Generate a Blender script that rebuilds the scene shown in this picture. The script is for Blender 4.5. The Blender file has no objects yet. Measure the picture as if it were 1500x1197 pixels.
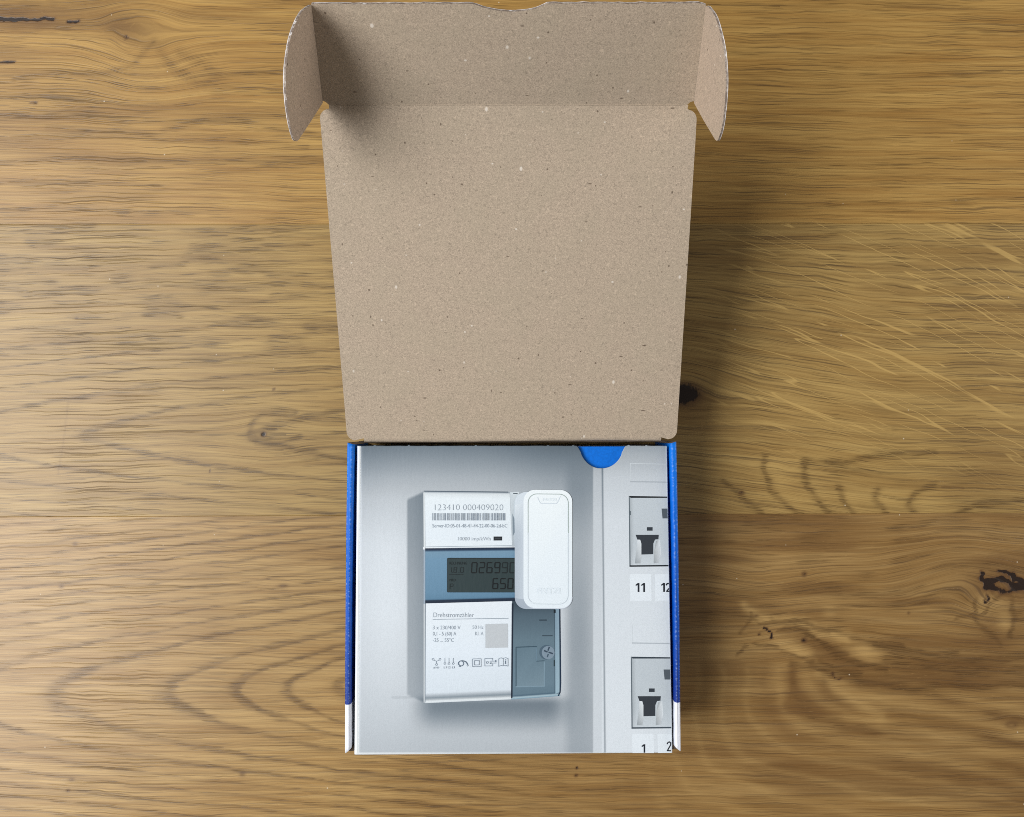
import bpy, bmesh, math, random
import numpy as np
from mathutils import Vector, Matrix

# ------------------------------------------------------------------ camera, world, lamps, exposure
SC = bpy.context.scene
COL = SC.collection
MM = 0.001
CAM_LOC = (-3.198, 146.293, 393.305)          # millimetres
CAM_ROT = (1.335, -0.503, -0.172)             # degrees
cam_data = bpy.data.cameras.new('camera')
cam_data.sensor_width = 36.0
cam_data.lens = 36.0 * 1150.0 / 1500.0
cam_data.clip_start = 0.01
cam_data.clip_end = 50.0
cam = bpy.data.objects.new('camera', cam_data)
cam.location = [c * MM for c in CAM_LOC]
cam.rotation_euler = [math.radians(a) for a in CAM_ROT]
COL.objects.link(cam)
SC.camera = cam

world = bpy.data.worlds.new('World')
SC.world = world
world.use_nodes = True
wb = world.node_tree.nodes['Background']
wb.inputs[0].default_value = (1.0, 0.96, 0.92, 1)
wb.inputs[1].default_value = 0.125

def area_lamp(name, loc, target, sx, sy, power, color):
    d = bpy.data.lights.new(name, 'AREA')
    d.shape = 'RECTANGLE'
    d.size = sx
    d.size_y = sy
    d.energy = power
    d.color = color
    o = bpy.data.objects.new(name, d)
    o.location = loc
    o.rotation_euler = (Vector(target) - Vector(loc)).to_track_quat('-Z', 'Y').to_euler()
    COL.objects.link(o)
    return o

area_lamp('window_light', (-1.27, 0.33, 1.46), (0, 0.14, 0), 1.0, 1.0, 29.5, (1.0, 0.985, 0.97))
area_lamp('second_window_light', (-0.95, -0.30, 1.04), (0, 0.1, 0), 0.5, 0.55, 9.5, (0.98, 0.99, 1.0))
area_lamp('room_fill_light', (1.9, 0.35, 0.55), (0, 0.15, 0), 1.2, 0.8, 17.0, (1.0, 0.95, 0.90))  # added fill from the right, stands in for wall bounce on the left ear

SC.cycles.use_denoising = False
SC.cycles.filter_width = 0.95
SC.view_settings.view_transform = 'Standard'
SC.view_settings.look = 'None'
SC.view_settings.exposure = 0.0
SC.view_settings.gamma = 1.0
SC.view_settings.use_curve_mapping = False

random.seed(4)
RNG = np.random.default_rng(7)

# ------------------------------------------------------------------ helpers: tags, nodes, meshes
def lin(c):
    c = np.asarray(c, float) / 255.0
    return np.where(c <= 0.04045, c / 12.92, ((c + 0.055) / 1.055) ** 2.4)

def rgba(c):
    l = lin(c)
    return (float(l[0]), float(l[1]), float(l[2]), 1.0)

def tag(o, label=None, cat=None, group=None, kind=None):
    if label: o['label'] = label
    if cat: o['category'] = cat
    if group: o['group'] = group
    if kind: o['kind'] = kind
    return o

def empty(name, loc=(0, 0, 0)):
    o = bpy.data.objects.new(name, None)
    o.empty_display_size = 0.02
    o.location = loc
    COL.objects.link(o)
    return o

def link(name, me, parent=None):
    o = bpy.data.objects.new(name, me)
    COL.objects.link(o)
    if parent is not None:
        o.parent = parent
        o.matrix_parent_inverse = Matrix.Identity(4)
    return o

class NT:
    """small node-tree builder"""
    def __init__(self, name):
        self.m = bpy.data.materials.new(name)
        self.m.use_nodes = True
        self.t = self.m.node_tree
        self.b = self.t.nodes['Principled BSDF']
    def n(self, typ, **kw):
        nd = self.t.nodes.new(typ)
        for k, v in kw.items():
            setattr(nd, k, v)
        return nd
    def put(self, sock, v):
        if v is None:
            return
        if hasattr(v, 'is_output'):
            self.t.links.new(v, sock)
        else:
            sock.default_value = v
    def math(self, op, a, b=None, c=None, clamp=False):
        nd = self.n('ShaderNodeMath', operation=op)
        nd.use_clamp = clamp
        self.put(nd.inputs[0], a); self.put(nd.inputs[1], b); self.put(nd.inputs[2], c)
        return nd.outputs[0]
    def mul(self, a, b): return self.math('MULTIPLY', a, b)
    def add(self, a, b): return self.math('ADD', a, b)
    def sub(self, a, b): return self.math('SUBTRACT', a, b)
    def comb(self, x, y, z=0.0):
        nd = self.n('ShaderNodeCombineXYZ')
        self.put(nd.inputs[0], x); self.put(nd.inputs[1], y); self.put(nd.inputs[2], z)
        return nd.outputs[0]
    def sep(self, v):
        nd = self.n('ShaderNodeSeparateXYZ')
        self.put(nd.inputs[0], v)
        return nd.outputs
    def attr(self, name):
        return self.n('ShaderNodeAttribute', attribute_name=name)
    def noise(self, vec, scale=1.0, detail=2.0, rough=0.5, dist=0.0, dims='3D'):
        nd = self.n('ShaderNodeTexNoise', noise_dimensions=dims)
        self.put(nd.inputs['Vector'], vec)
        nd.inputs['Scale'].default_value = scale
        nd.inputs['Detail'].default_value = detail
        nd.inputs['Roughness'].default_value = rough
        nd.inputs['Distortion'].default_value = dist
        return nd.outputs['Fac']
    def voro(self, vec, scale, feature='F1', rnd=1.0):
        nd = self.n('ShaderNodeTexVoronoi', feature=feature)
        self.put(nd.inputs['Vector'], vec)
        nd.inputs['Scale'].default_value = scale
        nd.inputs['Randomness'].default_value = rnd
        return nd
    def step(self, v, lo, hi):
        nd = self.n('ShaderNodeMapRange', interpolation_type='SMOOTHSTEP')
        self.put(nd.inputs['Value'], v)
        self.put(nd.inputs['From Min'], lo); self.put(nd.inputs['From Max'], hi)
        return nd.outputs['Result']
    def mix(self, f, a, b, mode='MIX'):
        nd = self.n('ShaderNodeMix', data_type='RGBA', blend_type=mode)
        nd.clamp_factor = True
        self.put(nd.inputs[0], f); self.put(nd.inputs[6], a); self.put(nd.inputs[7], b)
        return nd.outputs[2]
    def coord_mm(self):
        tc = self.n('ShaderNodeTexCoord')
        vm = self.n('ShaderNodeVectorMath', operation='SCALE')
        self.t.links.new(tc.outputs['Object'], vm.inputs[0])
        vm.inputs['Scale'].default_value = 1000.0
        return vm.outputs[0]
    def bump(self, h, strength, dist):
        nd = self.n('ShaderNodeBump')
        nd.inputs['Strength'].default_value = strength
        nd.inputs['Distance'].default_value = dist
        self.put(nd.inputs['Height'], h)
        self.t.links.new(nd.outputs[0], self.b.inputs['Normal'])
    def out(self, col, rough=0.6, spec=0.4):
        self.put(self.b.inputs['Base Color'], col)
        self.put(self.b.inputs['Roughness'], rough)
        self.b.inputs['Specular IOR Level'].default_value = spec
        return self.m

# ------------------------------------------------------------------ numpy noise and drawing helpers for the wood figure
_LAT = {}
def vnoise(x, y, seed=0):
    if seed not in _LAT:
        _LAT[seed] = np.random.default_rng(100 + seed).random((256, 256))
    L = _LAT[seed]
    xi = np.floor(x).astype(int); yi = np.floor(y).astype(int)
    fx = x - xi; fy = y - yi
    fx = fx * fx * (3 - 2 * fx); fy = fy * fy * (3 - 2 * fy)
    x0 = xi & 255; x1 = (xi + 1) & 255; y0 = yi & 255; y1 = (yi + 1) & 255
    return ((L[x0, y0] * (1 - fx) + L[x1, y0] * fx) * (1 - fy) + (L[x0, y1] * (1 - fx) + L[x1, y1] * fx) * fy)

def fbm(x, y, seed=0, oct=3):
    s = 0; a = 0.5; t = 0
    for i in range(oct):
        s = s + a * vnoise(x * 2 ** i, y * 2 ** i, seed + i); t += a; a *= 0.5
    return s / t - 0.5

def sstep(e0, e1, x):
    t = np.clip((x - e0) / (e1 - e0), 0, 1)
    return t * t * (3 - 2 * t)

def gauss(u, v, cu, cv, su, sv, rot=0.0):
    c, s = math.cos(rot), math.sin(rot)
    du = (u - cu) * c + (v - cv) * s
    dv = -(u - cu) * s + (v - cv) * c
    return np.exp(-(du / su) ** 2 - (dv / sv) ** 2)

def stroke(u, v, pts, w, soft=1.0, taper=False):
    """soft line drawn through pts, 1 on the line, 0 outside its width"""
    best = np.full(u.shape, 1e9)
    n = len(pts) - 1
    for i in range(n):
        ax, ay = pts[i]; bx, by = pts[i + 1]
        dx, dy = bx - ax, by - ay
        L2 = dx * dx + dy * dy + 1e-9
        t = np.clip(((u - ax) * dx + (v - ay) * dy) / L2, 0, 1)
        d = np.hypot(u - ax - t * dx, v - ay - t * dy)
        if taper:
            f = 1 - (i + t) / n
            d = d / np.clip(f, 0.15, 1)
        best = np.minimum(best, d)
    return 1 - sstep(w * (1 - soft), w, best) if soft < 1 else np.exp(-(best / w) ** 2)

# ------------------------------------------------------------------ wood
# table layout: figure coordinates (u, v) <-> millimetres on the table top
TAB_INV = np.array([[2.9209574611e+00, 3.5339033326e-02, 7.3888051471e+02],
                    [5.2274006492e-03, -2.8683501113e+00, 1.0405497193e+03],
                    [2.2342684922e-05, 5.8773083271e-05, 9.8445618864e-01]])
def fig_uv(X, Y):
    w = np.maximum(TAB_INV[2, 0] * X + TAB_INV[2, 1] * Y + TAB_INV[2, 2], 0.9)
    return ((TAB_INV[0, 0] * X + TAB_INV[0, 1] * Y + TAB_INV[0, 2]) / w,
            (TAB_INV[1, 0] * X + TAB_INV[1, 1] * Y + TAB_INV[1, 2]) / w)

def wood_material(name, light, mid, dark, bandc=0.55, pore=1.0, streak=1.0):
    w = NT(name)
    g = w.sep(w.attr('grain').outputs['Vector'])
    f = w.sep(w.attr('figure').outputs['Vector'])
    r = w.sep(w.attr('rays').outputs['Vector'])
    x = w.sep(w.attr('tint').outputs['Vector'])
    a, b = g[0], g[1]
    ringd, blk, pale = f[0], f[1], f[2]
    band = w.noise(w.comb(w.mul(a, 0.0035), w.mul(b, 0.035)), 1.0, 3.0, 0.6)
    st1 = w.noise(w.comb(w.mul(a, 0.005), w.mul(b, 0.16), 3.0), 1.0, 3.0, 0.62, 0.3)
    st2 = w.noise(w.comb(w.mul(a, 0.0042), w.mul(b, 0.30), 7.0), 1.0, 2.0, 0.6, 0.15)
    fleck = w.noise(w.comb(w.mul(a, 0.12), w.mul(b, 0.6), 23.0), 1.0, 2.0, 0.6)
    # open pores: stretched cells, each a thin dash lying along the fibre; they gather in the ring lines
    bw = w.add(b, w.add(w.mul(w.noise(w.comb(w.mul(a, 0.018), w.mul(b, 0.03), 5.0), 1.0, 1.0, 0.5), 7.0), w.mul(w.noise(w.comb(w.mul(a, 0.06), w.mul(b, 0.12), 6.0), 1.0, 1.0, 0.5), 1.6)))
    def dashes(fa, fb, off, r0, r1, dens, rr=0.0):
        vo = w.n('ShaderNodeTexVoronoi', feature='F1', voronoi_dimensions='2D')
        w.put(vo.inputs['Vector'], w.comb(w.add(w.mul(a, fa), off), w.add(w.mul(bw, fb), off * 1.7)))
        vo.inputs['Scale'].default_value = 1.0
        cs = w.sep(vo.outputs['Color'])
        on = w.step(w.add(cs[0], w.mul(ringd, rr)), 1.0 - dens - 0.25, 1.0 - dens + 0.25)
        rad = w.add(r0, w.mul(cs[1], r1 - r0))
        return w.mul(on, w.sub(1.0, w.step(vo.outputs['Distance'], w.mul(rad, 0.35), rad)))
    p1 = dashes(0.0023, 0.20, 3.3, 0.12, 0.30, 0.66)
    p1b = dashes(0.0040, 0.27, 8.1, 0.13, 0.32, 0.58, 0.2)
    p3 = dashes(0.010, 0.40, 14.7, 0.16, 0.38, 0.40, 0.45)
    p4 = dashes(0.022, 0.48, 21.9, 0.28, 0.58, -0.05, 1.1)
    p1 = w.math('MAXIMUM', p1, p1b)
    p3 = w.math('MAXIMUM', p3, p4)
    p2 = p4
    silk = w.noise(w.comb(w.mul(a, 0.005), w.mul(bw, 0.62), 27.0), 1.0, 2.0, 0.6)
    base = w.mix(w.step(w.add(w.mul(band, bandc), w.mul(st1, 1 - bandc)), 0.32, 0.68), rgba(light), rgba(mid))
    base = w.mix(w.mul(w.step(st2, 0.48, 0.78), 0.20 * streak), base, rgba(dark))
    base = w.mix(w.mul(w.step(st2, 0.50, 0.25), 0.24 * streak), base, rgba([min(255, c * 1.10) for c in light]))
    base = w.mix(x[0], base, rgba((104, 72, 38)))
    base = w.mix(w.mul(pale, 0.8), base, rgba([min(255, c * 1.04) for c in light]))
    base = w.mix(w.mul(w.step(silk, 0.42, 0.66), 0.34), base, rgba([c * 0.96 for c in dark]))
    base = w.mix(w.mul(ringd, 0.50), base, rgba(dark))
    base = w.mix(w.mul(p1, 0.60 * pore), base, rgba([c * 0.80 for c in dark]))
    base = w.mix(w.mul(p3, 0.58 * pore), base, rgba([c * 0.76 for c in dark]))
    base = w.mix(w.mul(p2, 0.30 * pore), base, rgba([c * 0.74 for c in dark]))
    base = w.mix(w.mul(w.step(fleck, 0.60, 0.80), 0.16), base, rgba([min(255, c * 1.12) for c in light]))
    # medullary rays
    ry = w.noise(w.comb(w.mul(r[0], 0.0035), w.mul(r[1], 0.058), 31.0), 1.0, 1.0, 0.4, 0.25)
    rbk = w.noise(w.comb(w.mul(r[0], 0.012), w.mul(r[1], 0.05), 37.0), 1.0, 1.0, 0.5)
    rl = w.mul(w.mul(w.sub(1.0, w.step(w.math('ABSOLUTE', w.sub(ry, 0.5)), 0.004, 0.018)), w.step(rbk, 0.40, 0.50)), r[2])
    base = w.mix(w.mul(rl, 0.72), base, rgba([min(255, c * 1.08) for c in light]))
    # brown heart stain and black knots
    kn = w.noise(w.comb(w.mul(a, 0.14), w.mul(b, 0.22), 41.0), 1.0, 3.0, 0.6)
    kb = w.step(w.add(blk, w.mul(w.sub(kn, 0.5), 0.9)), 0.40, 0.66)
    base = w.mix(w.mul(w.step(blk, 0.02, 0.45), 0.62), base, rgba((84, 56, 34)))
    base = w.mix(kb, base, rgba((38, 25, 18)))
    pm = w.coord_mm()
    vd = w.n('ShaderNodeTexVoronoi', feature='F1', voronoi_dimensions='2D'); w.put(vd.inputs['Vector'], pm); vd.inputs['Scale'].default_value = 0.035
    dc = w.sep(vd.outputs['Color'])
    dust = w.mul(w.math('GREATER_THAN', dc[0], 0.78), w.sub(1.0, w.step(vd.outputs['Distance'], 0.006, w.add(0.009, w.mul(dc[1], 0.010)))))
    base = w.mix(w.mul(dust, 0.7), base, rgba((214, 200, 176)))
    h = w.sub(w.mul(st2, 0.4), w.add(w.mul(p1, 0.6), w.add(w.mul(p2, 0.5), w.mul(kb, 1.2))))
    w.bump(h, 0.28, 0.00025)
    rough = w.add(w.add(0.33, w.mul(p1, 0.16)), w.mul(st2, 0.12))
    return w.out(base, rough, 0.43)

def fields_top(u, v):
    """upper plank: straight grain, a bark streak and a curl at its left end"""
    ku = u + 9 * fbm(u / 9, v / 7, 75, 2); kv = v + 6 * fbm(u / 11, v / 7, 77, 2)
    a = u.copy()
    b = v + 5 * fbm(u / 300, v / 60, 11) * 2 - 0.012 * (u - 700)
    b = b - 26 * gauss(u, v, 215, 95, 70, 55) + 20 * gauss(u, v, 205, 20, 60, 30)
    a = a + 26 * gauss(u, v, 200, 60, 60, 45)
    wob = 14 * fbm(u / 130, v / 40, 21, 3)
    ph = (b + wob + 0.02 * (u - 300)) / 33.0 + 1.2 * fbm(u / 420, v / 110, 24)
    fr = ph - np.floor(ph)
    amp = sstep(0.42, 0.75, vnoise(u / 210, v / 26, 31)) * (1 - 0.55 * sstep(900, 1150, u))
    ring = np.exp(-((fr - 0.5) / 0.16) ** 2) * amp * 0.75
    ring += 0.45 * stroke(u, v, [(235, 75), (252, 100), (290, 122), (350, 130), (420, 136), (500, 134)], 8)
    ring += 0.4 * stroke(u, v, [(262, 75), (290, 90), (318, 108)], 8)
    ring += 0.55 * stroke(u, v, [(20, 115), (70, 108), (150, 108), (195, 95), (212, 76), (226, 60)], 5)
    ring += 0.5 * sstep(105, 125, v) * (1 - sstep(165, 182, v)) * (1 - sstep(120, 200, u)) * (0.5 + fbm(u / 60, v / 12, 44))
    ring += 0.6 * stroke(u, v, [(240, 190), (300, 178), (360, 180), (500, 205)], 5)
    ring += 0.5 * stroke(u, v, [(70, 187), (190, 190), (240, 205), (330, 205), (450, 215)], 5)
    blk = 1.0 * stroke(ku, kv, [(-60, 26), (0, 28), (30, 29), (60, 27.5), (80, 28)], 3.2) + 0.85 * stroke(ku, kv, [(100, 31), (108, 32.5), (114, 32)], 2.4)
    blk += 0.75 * stroke(ku, kv, [(-40, 93), (0, 92), (22, 90)], 2.2) + 0.7 * stroke(ku, kv, [(182, 53), (184, 58)], 1.8)
    blk += 0.55 * stroke(ku, kv, [(44, 150), (54, 151)], 2.0)
    brown = 0.6 * gauss(ku, kv, 40, 18, 120, 14) + 0.6 * gauss(ku, kv, 60, 38, 90, 10) + 0.6 * gauss(u, v, 185, 42, 45, 20, 0.3) + 0.45 * gauss(u, v, 15, 76, 60, 14)
    brown += 0.25 * sstep(0.5, 0.8, vnoise(u / 160, v / 18, 61)) * (u < 700)
    pale = 0.35 * gauss(u, v, 60, 62, 90, 9) + 0.5 * gauss(u, v, 130, 96, 70, 8)
    ray = np.zeros_like(u)
    return a, b, ring, blk, pale, u, v, ray, brown

def fields_mid(u, v):
    """middle plank: sharp cathedral with an eye on the left, ray fleck and lobes on the right"""
    a = u.copy()
    b = v + 8 * fbm(u / 260, v / 70, 12)
    b = b + 0.02 * (u - 250) * (u < 250)
    # fibres flow round the eye and the dark knot
    for cu, cv, su, sv, k in ((388, 637, 55, 34, 0.55), (1000, 577, 75, 52, 0.75)):
        b = b - (v - cv) * k * gauss(u, v, cu, cv, su, sv)
    right = sstep(760, 1060, u)
    b = b - right * 0.14 * (u - 1000) * sstep(325, 480, v) * (1 - 0.35 * sstep(1250, 1500, u))
    # left rings
    dv = v - 638 + 6 * fbm(u / 80, v / 40, 13)
    ad = np.sqrt(dv * dv + 16) - 4
    k = np.where(dv < 0, 1.0, 1.12)
    ad = ad * k
    gq = np.where(ad < 85, 2.5 * ad + 0.04 * ad ** 2, 2.5 * 85 + 0.04 * 85 ** 2 + (ad - 85) * 9.3)
    F = u - gq + 38 * fbm(u / 170, v / 60, 14) + 18 * fbm(u / 30, v / 9, 16)
    r = (F - 125) / 245.0
    fr = r - np.floor(r)
    ring = np.exp(-(np.minimum(fr, 1 - fr) / 0.085) ** 2)
    ring *= (0.55 + 0.45 * sstep(0.3, 0.7, vnoise(u / 90, v / 25, 33)))
    ring *= (0.35 + 0.65 * sstep(440, 540, v)) * (1 - right)
    wavy = sstep(0.45, 0.75, vnoise(u / 60, (v + 10 * fbm(u / 120, v / 60, 15)) / 7.5, 35))
    ring += 0.55 * wavy * (1 - sstep(470, 560, v)) * (1 - 0.7 * right)
    ring += 0.8 * stroke(u, v, [(368, 642), (366, 630), (372, 615), (385, 606), (410, 603), (432, 603)], 4.5)
    ring += 0.65 * stroke(u, v, [(370, 640), (376, 650), (392, 653), (415, 648), (440, 640)], 4)
    ring += 0.6 * gauss(u, v, 480, 615, 45, 7) + 0.6 * gauss(u, v, 475, 638, 60, 8)
    ring += 0.5 * stroke(u, v, [(340, 638), (130, 640)], 3) * 0.3
    # right lobes near the lower seam
    def lobe(pts, w=4.5): return 0.85 * stroke(u, v, pts, w)
    wu = u + 10 * fbm(u / 40, v / 20, 17); wv = v + 5 * fbm(u / 40, v / 20, 18)
    for pts in ([(1058, 705), (1090, 732), (1115, 752)], [(1122, 668), (1119, 690), (1130, 715), (1150, 738), (1172, 756)],
                [(1180, 678), (1176, 700), (1188, 722), (1205, 742), (1215, 756)], [(1178, 678), (1240, 676), (1290, 668), (1370, 664)],
                [(1228, 716), (1236, 738), (1250, 752)], [(1290, 718), (1282, 730), (1292, 742), (1300, 756)],
                [(1370, 712), (1340, 724), (1330, 740), (1345, 756)], [(1500, 732), (1430, 738), (1412, 748), (1406, 757)]):
        ring += 0.85 * stroke(wu, wv, pts, 5.0)
    ring += 0.5 * gauss(u, v, 1245, 690, 45, 9) + 0.5 * gauss(u, v, 1440, 750, 40, 10)
    blk = 0.9 * gauss(u, v, 386, 636.5, 4.5, 4.0) + 1.3 * gauss(u, v, 998, 577, 26, 15) + 0.6 * gauss(u, v, 1086, 722, 5, 3.5)
    blk += 0.6 * stroke(u, v, [(402, 570), (400, 570.5)], 2) + 0.5 * stroke(u, v, [(111, 466), (113, 466)], 2) + 0.5 * stroke(u, v, [(308, 688), (307, 692)], 1.5)
    blk += 0.38 * stroke(u, v, [(1380, 713), (1412, 715)], 1.6)
    brown = 0.55 * gauss(u, v, 1012, 590, 40, 32) + 0.35 * gauss(u, v, 1460, 690, 70, 60) + 0.2 * right * sstep(0.5, 0.8, vnoise(u / 130, v / 14, 62))
    brown += 0.25 * stroke(u, v, [(100, 588), (94, 640), (85, 695)], 1.5)
    pale = 0.45 * gauss(wu, wv, 1140, 700, 16, 30, -0.4) + 0.45 * gauss(wu, wv, 1195, 672, 30, 9) + 0.45 * gauss(wu, wv, 1195, 720, 13, 30, -0.4) + 0.4 * gauss(wu, wv, 1300, 728, 25, 14) + 0.4 * gauss(wu, wv, 1360, 738, 18, 18) + 0.5 * gauss(wu, wv, 1425, 744, 14, 8) + 0.4 * gauss(wu, wv, 1245, 735, 14, 20)
    th = 0.30 + 0.20 * sstep(1050, 1500, u) + 0.16 * fbm(u / 200, v / 80, 19)
    ra = u * np.cos(th) + v * np.sin(th)
    rb = (v - 330) - (0.30 * (u - 1000) + 0.00022 * (u - 1000) ** 2)
    rb = rb + 10 * fbm(u / 90, v / 40, 20)
    ray = sstep(1010, 1100, u) * (1 - sstep(590, 720, v + 0.0 * u - 0.10 * (u - 1250)))
    return a, b, ring, blk, pale, ra, rb, ray, brown

def fields_low(u, v):
    """lower plank: broad cathedral on the left, knots and a swirl on the right"""
    a = u.copy()
    wv = v + 10 * fbm(u / 240, v / 80, 50)
    b = wv.copy()
    # left cathedral
    dv = v - 1015 + 7 * fbm(u / 70, v / 50, 51) + 0.02 * (u - 200)
    ad = np.sqrt(dv * dv + 30) - 5
    kk = np.where(dv < 0, 0.030, 0.026)
    lim = 135.0
    gq = np.where(ad < lim, 0.8 * ad + kk * ad ** 2, 0.8 * lim + kk * lim ** 2 + (ad - lim) * (0.8 + 2 * kk * lim))
    F = u - gq + 26 * fbm(u / 130, v / 50, 52) + 13 * fbm(u / 26, v / 9, 57)
    r = np.interp(F, [-6080, 80, 250, 350, 425, 500, 4500], [-44, 0, 1, 2, 3, 4, 57])
    fr = r - np.floor(r)
    sharp = 0.07 + 0.05 * vnoise(u / 80, v / 30, 58)
    ring = np.exp(-(np.where(fr < 0.5, fr / sharp, (1 - fr) / (sharp * 1.7))) ** 2)
    tip = 1 + 0.2 * np.exp(-(dv / 30) ** 2)
    left = 1 - sstep(560, 900, u)
    ring = ring * tip * (0.62 + 0.38 * sstep(0.3, 0.7, vnoise(u / 110, v / 22, 53))) * left
    b = b - 0.06 * (u - 250) * (1 - sstep(0, 500, u)) * np.tanh((v - 1000) / 120) * 0.4
    right = sstep(820, 1080, u)
    # right: fibres bend over the upper knot and round the defect
    b = b - (v - 862) * 0.8 * gauss(u, v, 1470, 862, 70, 40)
    b = b + right * (24 * gauss(u, v, 1395, 840, 70, 60) - 16 * gauss(u, v, 1120, 860, 70, 45) + 18 * gauss(u, v, 1230, 930, 130, 40, 0.25))
    b = b - (v - 1062) * 0.75 * gauss(u, v, 1482, 1062, 38, 22)
    t1 = u - 1060 + 18 * fbm(u / 50, v / 40, 54)
    t2 = (1118 + 0.24 * (u - 1100) - v) + 10 * fbm(u / 60, v / 30, 55)
    sm = -22 * np.log(np.exp(-np.clip(t1, -400, 900) / 22) + np.exp(-np.clip(t2 * 1.1, -400, 900) / 22))
    ph = sm / 38 + 0.5 * fbm(u / 120, v / 60, 59)
    fr2 = ph - np.floor(ph)
    arcs = np.exp(-((fr2 - 0.5) / 0.2) ** 2) * right * sstep(935, 975, v - 0.10 * (u - 1150))
    arcs = arcs * sstep(45, 85, sm) * (0.25 + 0.9 * sstep(0.35, 0.75, vnoise(u / 70, v / 30, 66)))
    ring = ring + 0.35 * arcs
    up = 1 - sstep(900, 960, v)
    wave = sstep(0.48, 0.78, vnoise(u / 70, b / 9.0, 56))
    ring = ring + 0.5 * wave * right * up
    low = sstep(1095, 1125, v) * sstep(430, 620, u) * (1 - right)
    dia = (v - 0.17 * (u - 600)) / 22.0 + fbm(u / 140, v / 40, 60)
    ring = ring + 0.4 * low * np.exp(-((dia - np.floor(dia) - 0.5) / 0.22) ** 2)
    # defect band
    wu = u + 16 * fbm(u / 30, v / 16, 70, 3); wvv = v + 11 * fbm(u / 30, v / 16, 71, 3)
    for pts, wd in (([(1130, 908), (1180, 912), (1220, 926), (1262, 940), (1320, 945)], 4), ([(1150, 920), (1180, 926), (1205, 945), (1250, 972), (1300, 985)], 6),
                    ([(1190, 972), (1225, 985), (1265, 1000), (1340, 1008), (1500, 1004)], 5), ([(1280, 945), (1360, 965), (1430, 970), (1500, 962)], 7),
                    ([(1300, 968), (1400, 985), (1500, 985)], 6), ([(1160, 972), (1200, 978), (1216, 990)], 4), ([(1430, 880), (1425, 905), (1450, 925), (1470, 945)], 4),
                    ([(1400, 905), (1440, 900), (1465, 870)], 3), ([(1480, 880), (1490, 905), (1482, 930)], 4)):
        ring += 0.85 * stroke(wu, wvv, pts, wd)
    ku = u + 12 * fbm(u / 9, v / 8, 75, 2); kv = v + 9 * fbm(u / 9, v / 8, 77, 2)
    blk = 1.2 * stroke(ku, kv, [(1438, 840), (1440, 850), (1445, 858), (1455, 860)], 3.6) + 1.2 * stroke(ku, kv, [(1445, 857), (1462, 848), (1476, 852), (1490, 858), (1510, 859)], 4.2) + 1.1 * stroke(ku, kv, [(1466, 835), (1478, 842), (1500, 852), (1520, 858)], 3.0)
    blk += 0.7 * stroke(ku, kv, [(1445, 862), (1480, 866), (1515, 864)], 4)
    blk += 0.65 * stroke(ku, kv, [(1444, 872), (1449, 880), (1444, 884), (1441, 878)], 2.2)
    blk += 0.9 * stroke(ku, kv, [(1120, 919), (1130, 928), (1133, 934)], 1.9) + 0.7 * gauss(u, v, 1178, 938, 5, 4) + 0.6 * gauss(u, v, 1112, 929, 3, 2.5) + 0.4 * gauss(u, v, 1108, 902, 5, 3)
    for pts in ([(1098, 900), (1112, 912), (1140, 911), (1160, 909), (1190, 918), (1215, 930)], [(1085, 925), (1100, 905)], [(1142, 925), (1165, 922), (1195, 935), (1218, 950), (1245, 955)], [(1145, 955), (1170, 962), (1195, 968)], [(1205, 968), (1222, 978), (1262, 990)], [(1250, 965), (1270, 975), (1300, 978)], [(1225, 958), (1245, 968), (1258, 975)], [(1290, 940), (1340, 952), (1400, 958)], [(1105, 940), (1140, 946)], [(1095, 948), (1085, 960)]):
        ring += 0.8 * stroke(wu, wvv, pts, 2.6)
    blk += 0.6 * stroke(ku, kv, [(1216, 987), (1232, 994)], 2.6) + 0.55 * gauss(u, v, 1482, 1062, 10, 6) - 0.35 * gauss(u, v, 1482, 1062, 5, 3)
    blk += 0.55 * gauss(u, v, 1178, 841, 4.5, 4.5) + 0.45 * gauss(u, v, 1331, 898, 3, 3)
    blk += 0.75 * gauss(u, v, 845, 1125, 2.6, 2.4) + 0.7 * gauss(u, v, 844, 1136, 3.4, 2.6) + 0.5 * gauss(u, v, 100, 1158, 4, 3) + 0.42 * gauss(u, v, 105, 1142, 6, 3) + 0.4 * gauss(u, v, 415, 858, 9, 3.5) + 0.42 * gauss(u, v, 90, 859, 5, 4) + 0.4 * gauss(u, v, 110, 797, 5, 4) + 0.4 * gauss(u, v, 355, 1134, 6, 5)
    brown = 0.5 * gauss(u, v, 1210, 955, 75, 16, 0.45) + 0.4 * gauss(u, v, 1390, 978, 120, 22) + 0.7 * gauss(ku, kv, 1470, 856, 48, 24) + 0.35 * gauss(u, v, 1460, 930, 40, 40) + 0.3 * right * sstep(0.5, 0.85, vnoise(u / 150, v / 20, 63)) + 0.25 * gauss(u, v, 1150, 1060, 60, 70)
    brown += 0.30 * arcs + 0.36 * sstep(430, 800, u)
    pale_arc = right * np.exp(-(np.minimum(fr2, 1 - fr2) / 0.16) ** 2) * sstep(965, 1000, v - 0.10 * (u - 1150))
    pale = 0.75 * stroke(wu, wvv, [(1090, 890), (1110, 905), (1160, 910), (1210, 925), (1240, 935)], 8) + 0.7 * gauss(wu, wvv, 1165, 950, 28, 9, 0.35) + 0.55 * gauss(wu, wvv, 1272, 955, 24, 12, 0.3)
    pale += 0.6 * gauss(wu, wvv, 1445, 890, 22, 14) + 0.6 * gauss(wu, wvv, 1475, 908, 12, 14) + 0.4 * stroke(u, v, [(1200, 985), (1225, 1010), (1290, 1050)], 8) + 0.35 * gauss(u, v, 1215, 895, 10, 10)
    pale = pale + 0.16 * pale_arc
    ray = np.zeros_like(u)
    return a, b, ring, blk, pale, u, v, ray, brown

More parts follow.
